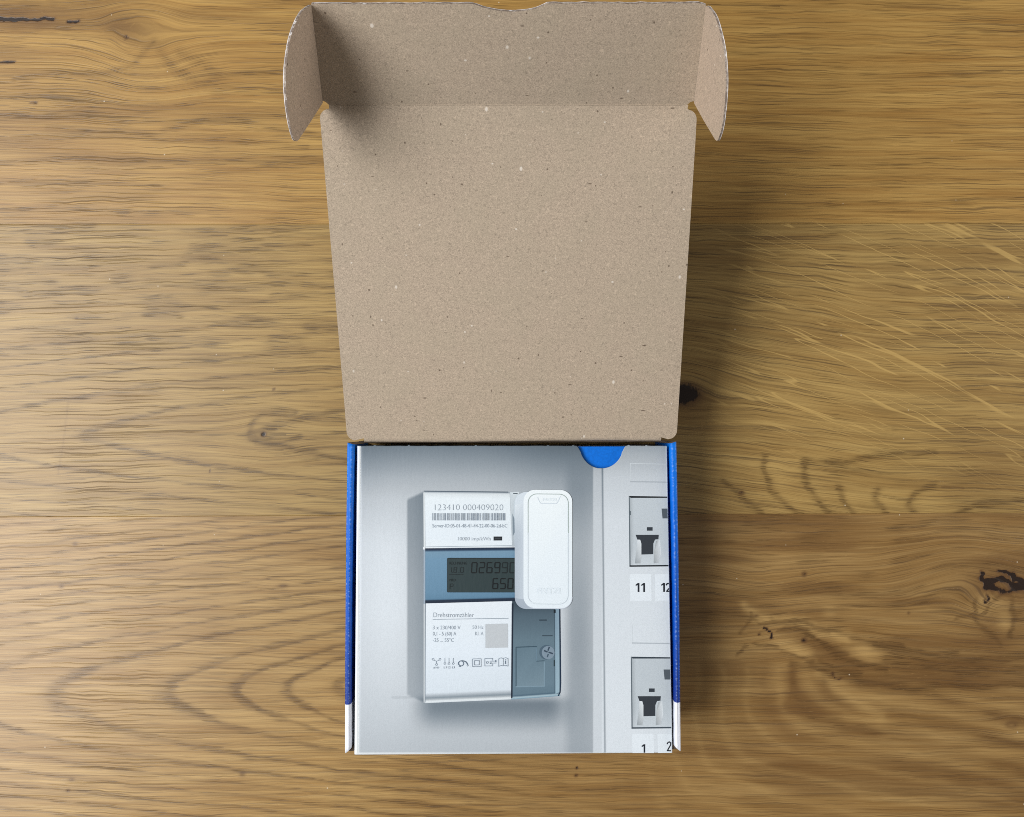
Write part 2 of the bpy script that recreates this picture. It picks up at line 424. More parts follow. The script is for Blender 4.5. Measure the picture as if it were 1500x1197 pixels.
def plain_fields(u, v):
    a = u.copy(); b = v + 8 * fbm(u / 260, v / 70, 80)
    z = np.zeros_like(u)
    return a, b, 0.5 * sstep(0.45, 0.75, vnoise(u / 90, b / 11, 81)), z, z, u, v, z, z

def make_plank(name, y0, y1, fields, mat, parent, fine=True):
    gap = 0.03
    y0 += gap; y1 -= gap
    st = 0.8 if fine else 4.0
    xs = np.r_[np.arange(-520, -272, 8.0), np.arange(-272, 272.01, st), np.arange(280, 520.01, 8.0)]
    ny = int(round((y1 - y0 - 0.6) / st)) + 1
    ys = np.r_[y0, np.linspace(y0 + 0.22, y1 - 0.22, ny), y1]
    X, Y = np.meshgrid(xs, ys)
    Z = np.zeros_like(X); Z[0] = -0.05; Z[-1] = -0.05
    nx, nyy = len(xs), len(ys)
    Xf, Yf = X.ravel(), Y.ravel()
    u, v = fig_uv(Xf, Yf)
    a, b, ring, blk, pale, ra, rb, ray, brown = fields(u, v)
    idx = np.arange(nx * nyy).reshape(nyy, nx)
    q = np.stack([idx[:-1, :-1], idx[:-1, 1:], idx[1:, 1:], idx[1:, :-1]], -1).reshape(-1, 4)
    # underside ring of eight points closes the board
    nv = nx * nyy
    bot = np.array([[xs[0], ys[0], -26], [xs[-1], ys[0], -26], [xs[-1], ys[-1], -26], [xs[0], ys[-1], -26]])
    co = np.vstack([np.stack([Xf, Yf, Z.ravel()], 1), bot]) * MM
    faces = [q.astype(np.int32)]
    me = bpy.data.meshes.new(name)
    extra = [[nv + 3, nv + 2, nv + 1, nv],
             list(idx[0, ::-1]) + [nv, nv + 1],
             list(idx[-1, :]) + [nv + 2, nv + 3],
             list(idx[:, 0]) + [nv + 3, nv],
             list(idx[::-1, -1]) + [nv + 1, nv + 2]]
    loops = np.concatenate([q.ravel()] + [np.array(e) for e in extra]).astype(np.int32)
    sizes = np.concatenate([np.full(len(q), 4), [len(e) for e in extra]]).astype(np.int32)
    starts = np.concatenate([[0], np.cumsum(sizes)[:-1]]).astype(np.int32)
    me.vertices.add(len(co)); me.vertices.foreach_set('co', co.ravel().astype(np.float32))
    me.loops.add(len(loops)); me.loops.foreach_set('vertex_index', loops)
    me.polygons.add(len(sizes)); me.polygons.foreach_set('loop_start', starts)
    me.update(calc_edges=True)
    def vec(nm, p, q_, r_):
        at = me.attributes.new(nm, 'FLOAT_VECTOR', 'POINT')
        d = np.zeros((len(co), 3), np.float32)
        d[:nv, 0] = p; d[:nv, 1] = q_; d[:nv, 2] = r_
        at.data.foreach_set('vector', d.ravel())
    vec('grain', a, b, 0)
    vec('figure', np.clip(ring, 0, 1.2), np.clip(blk, 0, 1.2), np.clip(pale, 0, 1))
    vec('rays', ra, rb, ray)
    vec('tint', np.clip(brown * (1 - 0.9 * np.clip(pale, 0, 1)), 0, 0.8), 0, 0)
    me.materials.append(mat)
    o = link(name, me, parent)
    return o

W_TOP = wood_material('oak_warm', (190, 153, 87), (160, 120, 61), (98, 69, 30), 0.5, 0.85)
W_MID = wood_material('oak_straw', (180, 150, 91), (153, 121, 68), (95, 70, 36), 0.45, 0.9)
W_LOW = wood_material('oak_pale', (188, 155, 99), (155, 119, 66), (92, 65, 33), 0.5, 0.66)

table = tag(empty('table_top'), 'oak table top of wide glued planks under the open box', None, None, 'structure')
make_plank('plank', 248.6, 398.0, fields_top, W_TOP, table)
make_plank('plank', 102.3, 248.6, fields_mid, W_MID, table)
make_plank('plank', -54.0, 102.3, fields_low, W_LOW, table)
make_plank('plank', 398.0, 545.0, plain_fields, W_MID, table, False)
make_plank('plank', -200.0, -54.0, plain_fields, W_TOP, table, False)

# ------------------------------------------------------------------ board materials
def kraft_material(name='grey_brown_board', base=(178, 163, 145)):
    w = NT(name)
    p = w.coord_mm()
    fine = w.noise(p, 2.2, 3.0, 0.7, 0.6)
    cloud = w.noise(p, 0.06, 3.0, 0.5)
    mp = w.n('ShaderNodeMapping'); mp.inputs['Scale'].default_value = (0.35, 2.4, 1.5); w.t.links.new(p, mp.inputs[0])
    fib = w.noise(mp.outputs[0], 1.0, 2.0, 0.6, 2.4)
    mp2 = w.n('ShaderNodeMapping'); mp2.inputs['Scale'].default_value = (2.2, 0.4, 1.5); mp2.inputs['Rotation'].default_value = (0, 0, 0.5); w.t.links.new(p, mp2.inputs[0])
    fib2 = w.noise(mp2.outputs[0], 1.0, 2.0, 0.6, 2.4)
    c = w.mix(w.step(fine, 0.30, 0.70), rgba([k * 0.88 for k in base]), rgba([min(255, k * 1.09) for k in base]))
    c = w.mix(w.mul(w.step(cloud, 0.35, 0.7), 0.22), c, rgba((base[0] * 0.95, base[1] * 0.98, base[2] * 0.96)))
    c = w.mix(w.mul(w.step(fib, 0.58, 0.72), 0.36), c, rgba([k * 0.70 for k in base]))
    c = w.mix(w.mul(w.step(fib2, 0.62, 0.75), 0.26), c, rgba([min(255, k * 1.18) for k in base]))
    def hairs(scale, z, lo, hi, gs, glo, ghi):
        mz = w.n('ShaderNodeMapping'); mz.inputs['Location'].default_value = (z, z * 0.7, z * 1.3); w.t.links.new(p, mz.inputs[0])
        n1 = w.noise(mz.outputs[0], scale, 1.0, 0.5, 0.8)
        n2 = w.noise(mz.outputs[0], gs, 1.0, 0.5)
        return w.mul(w.sub(1.0, w.step(w.math('ABSOLUTE', w.sub(n1, 0.5)), lo, hi)), w.step(n2, glo, ghi))
    c = w.mix(w.mul(hairs(0.55, 4.0, 0.012, 0.045, 0.8, 0.52, 0.60), 0.34), c, rgba([k * 0.62 for k in base]))
    c = w.mix(w.mul(hairs(0.60, 19.0, 0.012, 0.045, 0.9, 0.53, 0.61), 0.34), c, rgba([min(255, k * 1.24) for k in base]))
    # dark and light inclusions, few and uneven in size
    def spots(scale, thr, r0, r1, seed, stretch):
        m_ = w.n('ShaderNodeMapping'); m_.inputs['Scale'].default_value = stretch; m_.inputs['Location'].default_value = (seed, seed * 1.7, 0); m_.inputs['Rotation'].default_value = (0, 0, seed)
        w.t.links.new(p, m_.inputs[0])
        vo = w.voro(m_.outputs[0], scale)
        cs = w.sep(vo.outputs['Color'])
        on = w.math('GREATER_THAN', cs[0], thr)
        rad = w.add(r0, w.mul(cs[1], r1 - r0))
        return w.mul(on, w.sub(1.0, w.step(vo.outputs['Distance'], w.mul(rad, 0.5), rad)))
    d1 = spots(0.26, 0.62, 0.04, 0.15, 3.1, (1.0, 1.0, 1.0))
    d2 = spots(0.30, 0.76, 0.03, 0.13, 8.3, (1.0, 0.30, 1.0))
    d3 = spots(0.30, 0.76, 0.03, 0.13, 1.3, (0.30, 1.0, 1.0))
    l1 = spots(0.17, 0.66, 0.04, 0.16, 5.7, (1.0, 0.6, 1.0))
    l2 = spots(0.26, 0.80, 0.05, 0.13, 2.2, (0.7, 1.0, 1.0))
    dk = w.math('MAXIMUM', w.math('MAXIMUM', d1, d2), d3)
    c = w.mix(w.mul(dk, 0.72), c, rgba((78, 62, 50)))
    c = w.mix(w.mul(w.math('MAXIMUM', l1, l2), 0.75), c, rgba((226, 218, 206)))
    s = w.sep(p)
    flute = w.math('SINE', w.mul(s[1], 2.05))
    w.bump(w.add(w.add(w.mul(fine, 1.0), w.mul(fib, 0.5)), w.add(w.mul(flute, 0.32), w.mul(cloud, 7.0))), 0.35, 0.00012)
    return w.out(c, 0.88, 0.18)

def plain_material(name, c, rough=0.6, spec=0.4, mott=0.06, scale=0.9):
    w = NT(name)
    p = w.coord_mm()
    n1 = w.noise(p, scale, 3.0, 0.6)
    col = w.mix(w.step(n1, 0.3, 0.7), rgba([k * (1 - mott) for k in c]), rgba([min(255, k * (1 + mott)) for k in c]))
    w.bump(n1, 0.15, 0.0001)
    return w.out(col, rough, spec)

def board_edge_material():
    w = NT('torn_board_edge')
    p = w.coord_mm()
    n1 = w.noise(p, 0.55, 4.0, 0.7)
    n2 = w.noise(p, 2.2, 2.0, 0.6)
    col = w.mix(w.step(n1, 0.42, 0.62), rgba((132, 118, 108)), rgba((184, 172, 160)))
    n3 = w.noise(p, 0.28, 2.0, 0.6)
    col = w.mix(w.step(n3, 0.62, 0.70), col, rgba((228, 224, 222)))
    w.bump(n2, 0.4, 0.0002)
    return w.out(col, 0.85, 0.2)

def wall_material():
    """blue to navy print that ends in a white band at the front, gloss worn off along the folds"""
    w = NT('blue_printed_wall')
    p = w.coord_mm()
    s = w.sep(p)
    ramp = w.n('ShaderNodeValToRGB')
    e = ramp.color_ramp.elements
    e[0].position = 0.0; e[0].color = rgba((30, 40, 120))
    e[1].position = 1.0; e[1].color = rgba((0, 118, 226))
    for pos, c in ((0.16, (18, 50, 136)), (0.40, (0, 76, 178)), (0.70, (0, 98, 208))):
        k = ramp.color_ramp.elements.new(pos); k.color = rgba(c)
    w.put(ramp.inputs[0], w.math('DIVIDE', s[1], 140.0))
    blue = ramp.outputs[0]
    wear = w.noise(w.comb(w.mul(s[0], 1.6), w.mul(s[1], 0.75), w.mul(s[2], 0.3)), 1.0, 2.0, 0.65)
    fine = w.noise(p, 1.3, 2.0, 0.6)
    blue = w.mix(w.mul(w.step(wear, 0.62, 0.80), 0.10), blue, rgba((96, 172, 250)))
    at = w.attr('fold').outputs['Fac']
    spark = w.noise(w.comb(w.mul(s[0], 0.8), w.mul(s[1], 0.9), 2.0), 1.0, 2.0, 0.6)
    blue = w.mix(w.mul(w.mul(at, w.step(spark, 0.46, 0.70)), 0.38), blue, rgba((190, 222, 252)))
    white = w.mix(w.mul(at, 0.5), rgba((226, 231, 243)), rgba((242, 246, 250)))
    edge = w.add(22.0, w.mul(w.sub(fine, 0.5), 0.5))
    col = w.mix(w.step(s[1], w.sub(edge, 0.12), w.add(edge, 0.12)), white, blue)
    w.bump(w.add(fine, w.mul(wear, 0.6)), 0.15, 0.0001)
    return w.out(col, w.add(0.45, w.mul(fine, 0.2)), 0.3)

KRAFT = kraft_material('grey_brown_board', (178, 162, 143))
KRAFT_EAR = kraft_material('grey_brown_ear', (178, 160, 142))
EDGE = board_edge_material()
BLUE_OUT = plain_material('blue_gloss_print', (14, 80, 180), 0.35, 0.5)
NAVY_IN = plain_material('dark_inner_board', (96, 84, 72), 0.9, 0.2)
WALL = wall_material()
LINER_EDGE = plain_material('grey_liner_edge', (214, 209, 208), 0.7, 0.3, 0.18, 0.5)
WHITE_EDGE = plain_material('white_paper_edge', (232, 234, 236), 0.7, 0.3)

# ------------------------------------------------------------------ the folding box
def panel(name, outline, origin, eu, ev, th, mats, parent, inset_jitter=0.0):
    """board cut to an outline in its own plane; face 0 inner liner, 1 outer print, 2 cut edge"""
    o = Vector(origin); eu = Vector(eu).normalized(); ev = Vector(ev).normalized(); en = eu.cross(ev).normalized()
    bm = bmesh.new()
    pts = outline
    def ring(d, grow=0.0):
        return [bm.verts.new((o + eu * x + ev * y + en * d) * MM) for x, y in pts]
    r0 = ring(0.0); r1 = ring(-th * 0.75); r2 = ring(-th)
    f = bm.faces.new(r0); f.material_index = 0
    f = bm.faces.new(r2[::-1]); f.material_index = 1
    n = len(pts)
    for i in range(n):
        j = (i + 1) % n
        f = bm.faces.new((r0[j], r0[i], r1[i], r1[j])); f.material_index = 2
        f = bm.faces.new((r1[j], r1[i], r2[i], r2[j])); f.material_index = 3
    bmesh.ops.recalc_face_normals(bm, faces=bm.faces)
    big = [f for f in bm.faces if len(f.verts) > 4]
    bmesh.ops.triangulate(bm, faces=big)
    bmesh.ops.transform(bm, matrix=Matrix.Translation(-o * MM), verts=bm.verts)
    me = bpy.data.meshes.new(name); bm.to_mesh(me); bm.free()
    for m in mats: me.materials.append(m)
    ob = link(name, me, parent)
    ob.location = o * MM
    return ob

def arc(cx, cy, r, a0, a1, n=7):
    return [(cx + r * math.cos(math.radians(a0 + (a1 - a0) * i / n)), cy + r * math.sin(math.radians(a0 + (a1 - a0) * i / n))) for i in range(n + 1)]

def smooth(pts, k=3):
    """Catmull-Rom through the points"""
    out = []
    n = len(pts)
    for i in range(n - 1):
        p0 = pts[max(i - 1, 0)]; p1 = pts[i]; p2 = pts[i + 1]; p3 = pts[min(i + 2, n - 1)]
        for s in range(k):
            t = s / k
            out.append(tuple(0.5 * (2 * p1[c] + (p2[c] - p0[c]) * t + (2 * p0[c] - 5 * p1[c] + 4 * p2[c] - p3[c]) * t * t + (3 * p1[c] - p0[c] - 3 * p2[c] + p3[c]) * t ** 3) for c in (0, 1)))
    out.append(pts[-1])
    return out

def rough_line(p, q, n, amp):
    out = []
    for i in range(n):
        t = i / n
        k = random.uniform(-amp, amp) if i else 0
        out.append((p[0] + (q[0] - p[0]) * t, p[1] + (q[1] - p[1]) * t + k))
    return out

BOX = tag(empty('open_box'), 'open square carton with blue side walls and bare brown lid folded back', 'box')
D, H = 139.6, 38.0
LA, LB = math.radians(20.722), math.radians(50)
LL, FL = 141.9, 37.6
BM = [KRAFT, BLUE_OUT, EDGE, LINER_EDGE]

# lid
hinge = Vector((0, D + 0.3, H - 0.2))
lu = Vector((0, math.cos(LA), math.sin(LA))); ln = Vector((0, -math.sin(LA), math.cos(LA)))
lid_pts = []
lid_pts += [(-67.0, 1.5), (67.5, 1.5)]
lid_pts += [(70.6, 0.6)] + arc(70.2, 4.6, 4.2, -70, 0, 6)[1:] + rough_line((74.3, 12), (73.0, 134.5), 20, 0)
lid_pts += arc(69.2, 136.4, 3.7, 0, 80, 6) + [(69.0, 140.4), (69.2, 141.9)]
lid_pts += [(-71.8, 141.9), (-71.9, 140.5)] + arc(-72.0, 136.6, 3.8, 95, 180, 6) + rough_line((-75.7, 134.5), (-74.5, 12), 20, 0) + arc(-70.2, 4.6, 4.3, 180, 255, 6)
LID = panel('lid', lid_pts, hinge, (1, 0, 0), lu, 1.5, BM, BOX)

# crushed fold where the lid bends down into the rear wall
bm = bmesh.new()
prof = [lu * 1.5, lu * 0.85 - ln * 0.08, lu * 0.35 - ln * 0.28, Vector((0, -0.05, -0.75)), Vector((0, -0.15, -1.6)), Vector((0, -0.15, -6.0))]
prev = None
for i in range(61):
    x = -67.0 + 134.5 * i / 60
    wv = 0.22 * float(fbm(np.array([x / 7.0]), np.array([0.5]), 95)[0]) + 0.18 * math.sin(x * 0.045)
    row = [bm.verts.new((Vector((x, 0, 0)) + q + Vector((0, wv * (0 if k == 0 else min(1, k / 3)), 0))) * MM) for k, q in enumerate(prof)]
    if prev:
        for k in range(len(prof) - 1):
            f = bm.faces.new((prev[k], row[k], row[k + 1], prev[k + 1])); f.smooth = True
    prev = row
bmesh.ops.recalc_face_normals(bm, faces=bm.faces)
me = bpy.data.meshes.new('hinge_fold'); bm.to_mesh(me); bm.free()
me.materials.append(KRAFT)
hf = link('hinge_fold', me, LID)

# tuck flap in front of the lid, with a thumb notch
crease = hinge + lu * LL + Vector((-1.4, 0, 0))
fu = Vector((0, math.cos(LB), math.sin(LB))); fn = Vector((0, -math.sin(LB), math.cos(LB)))
half_b, half_t = 72.7, 70.3
flap_pts = [(-half_b + 2.2, 0.0), (half_b - 2.6, 0.0), (half_b - 1.5, 1.3), (half_b, 1.6)]
flap_pts += [(half_t + 0.1, FL)]
flap_pts += rough_line((half_t + 0.1, FL + 0.5), (13.6, FL + 0.4), 22, 0.16)[1:]
flap_pts += smooth([(13.6, FL + 0.35), (11.8, FL - 0.5), (9.2, FL - 1.5), (5.0, FL - 2.2), (0.4, FL - 2.4), (-4.5, FL - 2.0), (-8.6, FL - 1.2), (-11.2, FL - 0.3), (-13.2, FL + 0.2), (-15.4, FL + 0.3)], 4)
flap_pts += rough_line((-15.4, FL + 0.3), (-half_t - 0.1, FL), 22, 0.16)[1:]
flap_pts += [(-half_t - 0.1, FL), (-half_b, 1.6), (-half_b + 1.1, 1.2)]
def to_lid(ob):
    ob.parent = LID
    ob.location = ob.location - LID.location
    return ob
FLAP = to_lid(panel('tuck_flap', flap_pts, crease, (1, 0, 0), fu, 1.5, BM, BOX))

def ear(side, pts, psi):
    hb, ht = half_b * side, half_t * side
    base = crease + Vector((hb, 0, 0)); top = crease + Vector((ht, 0, 0)) + fu * FL
    cd = (top - base).normalized()
    e = Vector((side * math.cos(psi), 0, 0)) + fn * math.sin(psi)
    e = (e - cd * e.dot(cd)).normalized()
    if side < 0:
        outl = [(y, x) for x, y in pts]           # (across, along)
        return to_lid(panel('dust_ear', outl[::-1], base, e, cd, 0.9, [KRAFT_EAR, BLUE_OUT, EDGE, LINER_EDGE], BOX)) if False else to_lid(panel('dust_ear', pts, base, cd, e, 0.9, [KRAFT_EAR, BLUE_OUT, EDGE, LINER_EDGE], BOX))
    outl = [(y, x) for x, y in pts]
    return to_lid(panel('dust_ear', outl, base, e, cd, 0.9, [KRAFT_EAR, BLUE_OUT, EDGE, LINER_EDGE], BOX))

def nick(pts, amp):
    return [(x + random.uniform(-amp, amp), y + random.uniform(-amp, amp)) for x, y in pts]
left_curve = smooth([(0.4, 28.0), (1.2, 30.2), (3.8, 31.9), (10.2, 33.2), (17.2, 33.0), (24.3, 31.4), (29.8, 28.0), (34.5, 22.8), (37.4, 16.4), (38.6, 10.0), (38.2, 4.5)], 4)
left_pts = [(37.4, 0.1), (0.9, 0.1)] + [(0.5, 14.0)] + nick(left_curve, 0.06)
ear(-1, left_pts, math.radians(80))
right_curve = smooth([(0.3, 27.0), (1.0, 29.2), (3.2, 30.6), (8.0, 31.8), (13.2, 31.6), (19.0, 30.6), (25.0, 28.4), (30.8, 24.0), (34.6, 18.6), (37.8, 11.2), (38.2, 3.0)], 4)
right_pts = [(37.4, 0.1), (0.9, 0.1)] + [(0.4, 13.0)] + nick(right_curve, 0.06)
ear(1, right_pts, math.radians(82.5))

# score bead pressed up along the flap crease and the two ear creases
def bead(name, p, q, r, mat, parent):
    p, q = Vector(p), Vector(q)
    bm = bmesh.new()
    d = (q - p).normalized()
    sx = d.orthogonal().normalized(); sy = d.cross(sx)
    N = 60
    prev = None
    for i in range(N + 1):
        c = p + (q - p) * (i / N)
        rr = r * (0.85 + 0.3 * random.random()) * (0.2 if i in (0, N) else 1)
        ring = [bm.verts.new((c - p + sx * rr * math.cos(k * math.pi / 3) + sy * rr * math.sin(k * math.pi / 3)) * MM) for k in range(6)]
        if prev:
            for k in range(6):
                bm.faces.new((prev[k], prev[(k + 1) % 6], ring[(k + 1) % 6], ring[k]))
        prev = ring
    bmesh.ops.recalc_face_normals(bm, faces=bm.faces)
    me = bpy.data.meshes.new(name); bm.to_mesh(me); bm.free()
    me.materials.append(mat)
    for pl in me.polygons: pl.use_smooth = True
    o = link(name, me, parent)
    o.location = p * MM
    return o
b_ = bead('crease_bead', crease + Vector((-69.5, 0, 0)) - ln * 0.05, crease + Vector((69.3, 0, 0)) - ln * 0.05, 0.22, KRAFT, BOX)
to_lid(b_)

# side walls: two board layers rolled over at the top
def side_wall(side):
    bm = bmesh.new()
    prof_n = 13
    rows = []
    fold = bm.verts.layers.float.new('fold')
    ys = np.linspace(0, 139.4, 71)
    for y in ys:
        t = y / 139.6
        xo = 75.5 - 0.85 * t + (0.25 * math.sin(math.pi * t))
        xi = xo - (2.85 + 0.35 * t) + 0.30 * math.sin(math.pi * t) + 0.05 * math.sin(y * 0.7)
        wdt = xo - xi
        top = H + 0.10 * math.sin(y * 0.21 + side) + 0.05 * math.sin(y * 0.9)
        pr = [(xo, 0.3, 0), (xo, top - 1.6, 0), (xo - 0.12, top - 0.75, .2), (xo - 0.42, top - 0.22, .9), (xo - 0.8, top - 0.06, .25), (xo - wdt * 0.38, top - 0.02, 0), (xo - wdt * 0.55, top + 0.0, .15),
              (xi + 1.25, top + 0.05, .55), (xi + 0.95, top - 0.02, 1.0), (xi + 0.6, top - 0.25, .3), (xi + 0.25, top - 0.8, 0), (xi + 0.05, top - 1.8, 0), (xi, 1.6, 0)]
        row = []
        for k, (x, z, fo) in enumerate(pr):
            # front end cut on the slant, inner layer shorter
            yy = y
            cut = 0.15 + 2.2 * max(0.0, (xo - x) / wdt) ** 1.1
            if y < 6: yy = cut + (6 - cut) * (y / 6.0)
            cut2 = 0.9 * max(0.0, (xo - x) / wdt)
            if y > 134: yy = 134 + (139.4 - cut2 - 134) * (y - 134) / 5.4
            v = bm.verts.new((side * x * MM, yy * MM, z * MM)); v[fold] = fo
            row.append(v)
        rows.append(row)
    for i in range(len(rows) - 1):
        for k in range(prof_n - 1):
            f = bm.faces.new((rows[i][k], rows[i][k + 1], rows[i + 1][k + 1], rows[i + 1][k])); f.smooth = True
    for row in (rows[0], rows[-1]):
        f = bm.faces.new(row); f.material_index = 1
    for i in range(len(rows) - 1):
        f = bm.faces.new((rows[i][0], rows[i + 1][0], rows[i + 1][-1], rows[i][-1])); f.material_index = 1
    bmesh.ops.recalc_face_normals(bm, faces=bm.faces)
    me = bpy.data.meshes.new('side_wall'); bm.to_mesh(me); bm.free()
    me.materials.append(WALL); me.materials.append(EDGE)
    return link('side_wall', me, BOX)
side_wall(-1); side_wall(1)

def slab(name, x0, x1, y0, y1, z0, z1, mat, parent, bev=0.25):
    bm = bmesh.new()
    bmesh.ops.create_cube(bm, size=1.0)
    bmesh.ops.scale(bm, vec=((x1 - x0) * MM, (y1 - y0) * MM, (z1 - z0) * MM), verts=bm.verts)
    bmesh.ops.translate(bm, vec=((x0 + x1) / 2 * MM, (y0 + y1) / 2 * MM, (z0 + z1) / 2 * MM), verts=bm.verts)
    bmesh.ops.bevel(bm, geom=bm.edges[:], offset=bev * MM, segments=2, affect='EDGES', profile=0.5)
    me = bpy.data.meshes.new(name); bm.to_mesh(me); bm.free()
    me.materials.append(mat)
    return link(name, me, parent)
slab('bottom_panel', -70.6, 70.6, 1.8, 137.4, 0.2, 1.8, NAVY_IN, BOX)
slab('front_wall', -71.2, 71.2, -0.9, 0.9, 0.2, 34.6, WHITE_EDGE, BOX)
slab('rear_wall', -70.6, 70.6, 139.0, 139.9, 0.2, 31.0, NAVY_IN, BOX)
for s in (-1, 1):
    # folded corner tab that shows as a dark stub beside the front edge
    slab('corner_tab', s * 72.9 - 1.1, s * 72.9 + 1.1, 0.15, 2.4, 0.4, 35.2, NAVY_IN, BOX, 0.2)

# ------------------------------------------------------------------ the printed inner carton
CARD_Z = 36.0
CARD_H = np.array([[3.1280933353e-01, -9.4241734326e-04, -2.3407930277e+02],
                   [-2.0657403644e-03, -3.0972836676e-01, 3.4252884210e+02],
                   [-7.6855965061e-06, 2.0395516394e-05, 1.0]])
def card_xy(u, v):
    """print layout units -> millimetres on the carton top"""
    u = np.asarray(u, float); v = np.asarray(v, float)
    w = CARD_H[2, 0] * u + CARD_H[2, 1] * v + CARD_H[2, 2]
    return ((CARD_H[0, 0] * u + CARD_H[0, 1] * v + CARD_H[0, 2]) / w, (CARD_H[1, 0] * u + CARD_H[1, 1] * v + CARD_H[1, 2]) / w)

def print_material():
    w = NT('printed_card')
    p = w.coord_mm()
    ink = w.attr('ink').outputs['Color']
    m1 = w.noise(p, 2.4, 2.0, 0.6)
    m2 = w.noise(p, 0.35, 3.0, 0.6)
    col = w.mix(w.mul(w.step(m1, 0.35, 0.72), 0.085), ink, (0.03, 0.05, 0.07, 1))
    mp = w.n('ShaderNodeMapping'); mp.inputs['Scale'].default_value = (0.7, 0.16, 1); mp.inputs['Rotation'].default_value = (0, 0, 0.25); w.t.links.new(p, mp.inputs[0])
    rip = w.noise(mp.outputs[0], 1.0, 2.0, 0.5)
    w.bump(w.add(w.add(w.mul(m1, 0.35), w.mul(rip, 0.8)), m2), 0.22, 0.00022)
    return w.out(col, 0.42, 0.4)
PRINT = print_material()

CARTON = tag(empty('inner_carton'), 'white carton printed with an electricity meter, fitted inside the open box', 'carton')

def ink_bg(u, v):
    """the printed photograph's soft tones: a pale cabinet wall with the meter's shade, and the fuse panel at the right"""
    L = np.interp(v, [650, 660, 675, 700, 730, 800, 900, 1000, 1060, 1106], [122, 132, 150, 178, 198, 213, 216, 209, 200, 192])
    L = L - 14 * (1 - sstep(530, 640, u)) * (1 - sstep(680, 800, v)) - 18 * sstep(700, 830, u) * (1 - sstep(690, 800, v))
    L = L + 15 * gauss(u, v, 570, 860, 40, 180)
    # side face of the meter
    face = sstep(594.5, 598.5, u) * (1 - sstep(621, 623, u)) * sstep(-3, 3, v - (732 - (u - 596) * 0.46)) * (1 - sstep(-3, 2, v - (1018 + (u - 596) * 0.46)))
    fl = np.interp(v, [720, 760, 850, 1030], [142, 150, 164, 174]) - 12 * sstep(600, 622, u)
    L = L * (1 - face) + fl * face
    # shade under and right of the meter
    sh = sstep(1014, 1032, v + (u < 622) * 0) * (1 - sstep(1032, 1082, v)) * sstep(592, 640, u) * (1 - sstep(800, 848, u))
    L = L - 74 * sh
    L = L - 34 * sstep(820, 840, u) * (1 - sstep(850, 885, u) * 0.55) * (u < 870) * sstep(660, 740, v) * (1 - 0.35 * sstep(1030, 1090, v))
    L = L - 16 * gauss(u, v, 848, 920, 20, 90) * (u < 870)
    L = np.where((v > 1020) & (v < 1024) & (u > 574) & (u < 604), L - 12, L)
    # fuse panel
    strip = sstep(867.5, 870, u)
    pl = np.interp(v, [650, 665, 700, 760, 900, 1106], [162, 182, 212, 228, 233, 235])
    pl = pl - 14 * (1 - sstep(880, 884, u))
    L = L * (1 - strip) + pl * strip
    line = np.exp(-((u - (882.5 + (v - 690) * 0.009)) / 1.3) ** 2)
    L = L - 72 * line
    L = np.clip(L * 0.935, 20, 255)
    k = np.clip((L - 90) / 150, 0, 1)
    rgb = np.stack([L - 6, L + 5, L + 15 + 2 * k], -1)
    # bare paper rolled over at the left fold
    wf = (1 - sstep(527.6, 529.0, u - 0.0 * v - (v - 653) * -0.006))[..., None]
    groove = np.exp(-((u - (526.3 - (v - 653) * 0.006)) / 0.9) ** 2)[..., None]
    paper = np.array([240, 246, 249.0]) - 34 * groove
    rgb = rgb * (1 - wf) + paper * wf
    rl = sstep(-2.6, -1.0, u - (977 + (v - 653) * 0.0175))[..., None]
    rgb = rgb * (1 - 0.5 * rl) + 0.5 * np.array([228, 236, 242.0]) * rl
    fr = sstep(1101.5, 1103.5, v)[..., None]
    rgb = rgb * (1 - 0.8 * fr) + 0.8 * np.array([232, 238, 243.0]) * fr
    return np.clip(rgb, 0, 255)

INK_TINT = np.array([0.975, 0.995, 1.0])
def set_ink(me, cols):
    at = me.attributes.new('ink', 'FLOAT_COLOR', 'POINT')
    d = np.ones((len(me.vertices), 4), np.float32)
    c = np.asarray(cols, float) * INK_TINT
    m = c.mean(-1, keepdims=True)
    pale = np.clip((m - 120) / 60, 0, 1) * 0.42
    c = (c + (m - c) * pale) * (1 + 0.03 * pale)
    d[:, :3] = lin(np.clip(c, 0, 250))
    at.data.foreach_set('color', d.ravel())

def notch_depth(u):
    c, hw = 881.0, 33.0
    x = np.abs(u - c)
    body = np.where(x < 30, np.sqrt(np.maximum(0, 1 - (x / 32.0) ** 2)) * 33.0, 0)
    sh = np.where((x >= 28) & (x < 38), 11.5 * (1 - sstep(28, 37.5, x)) ** 1.2, 0)
    return np.maximum(body, sh)

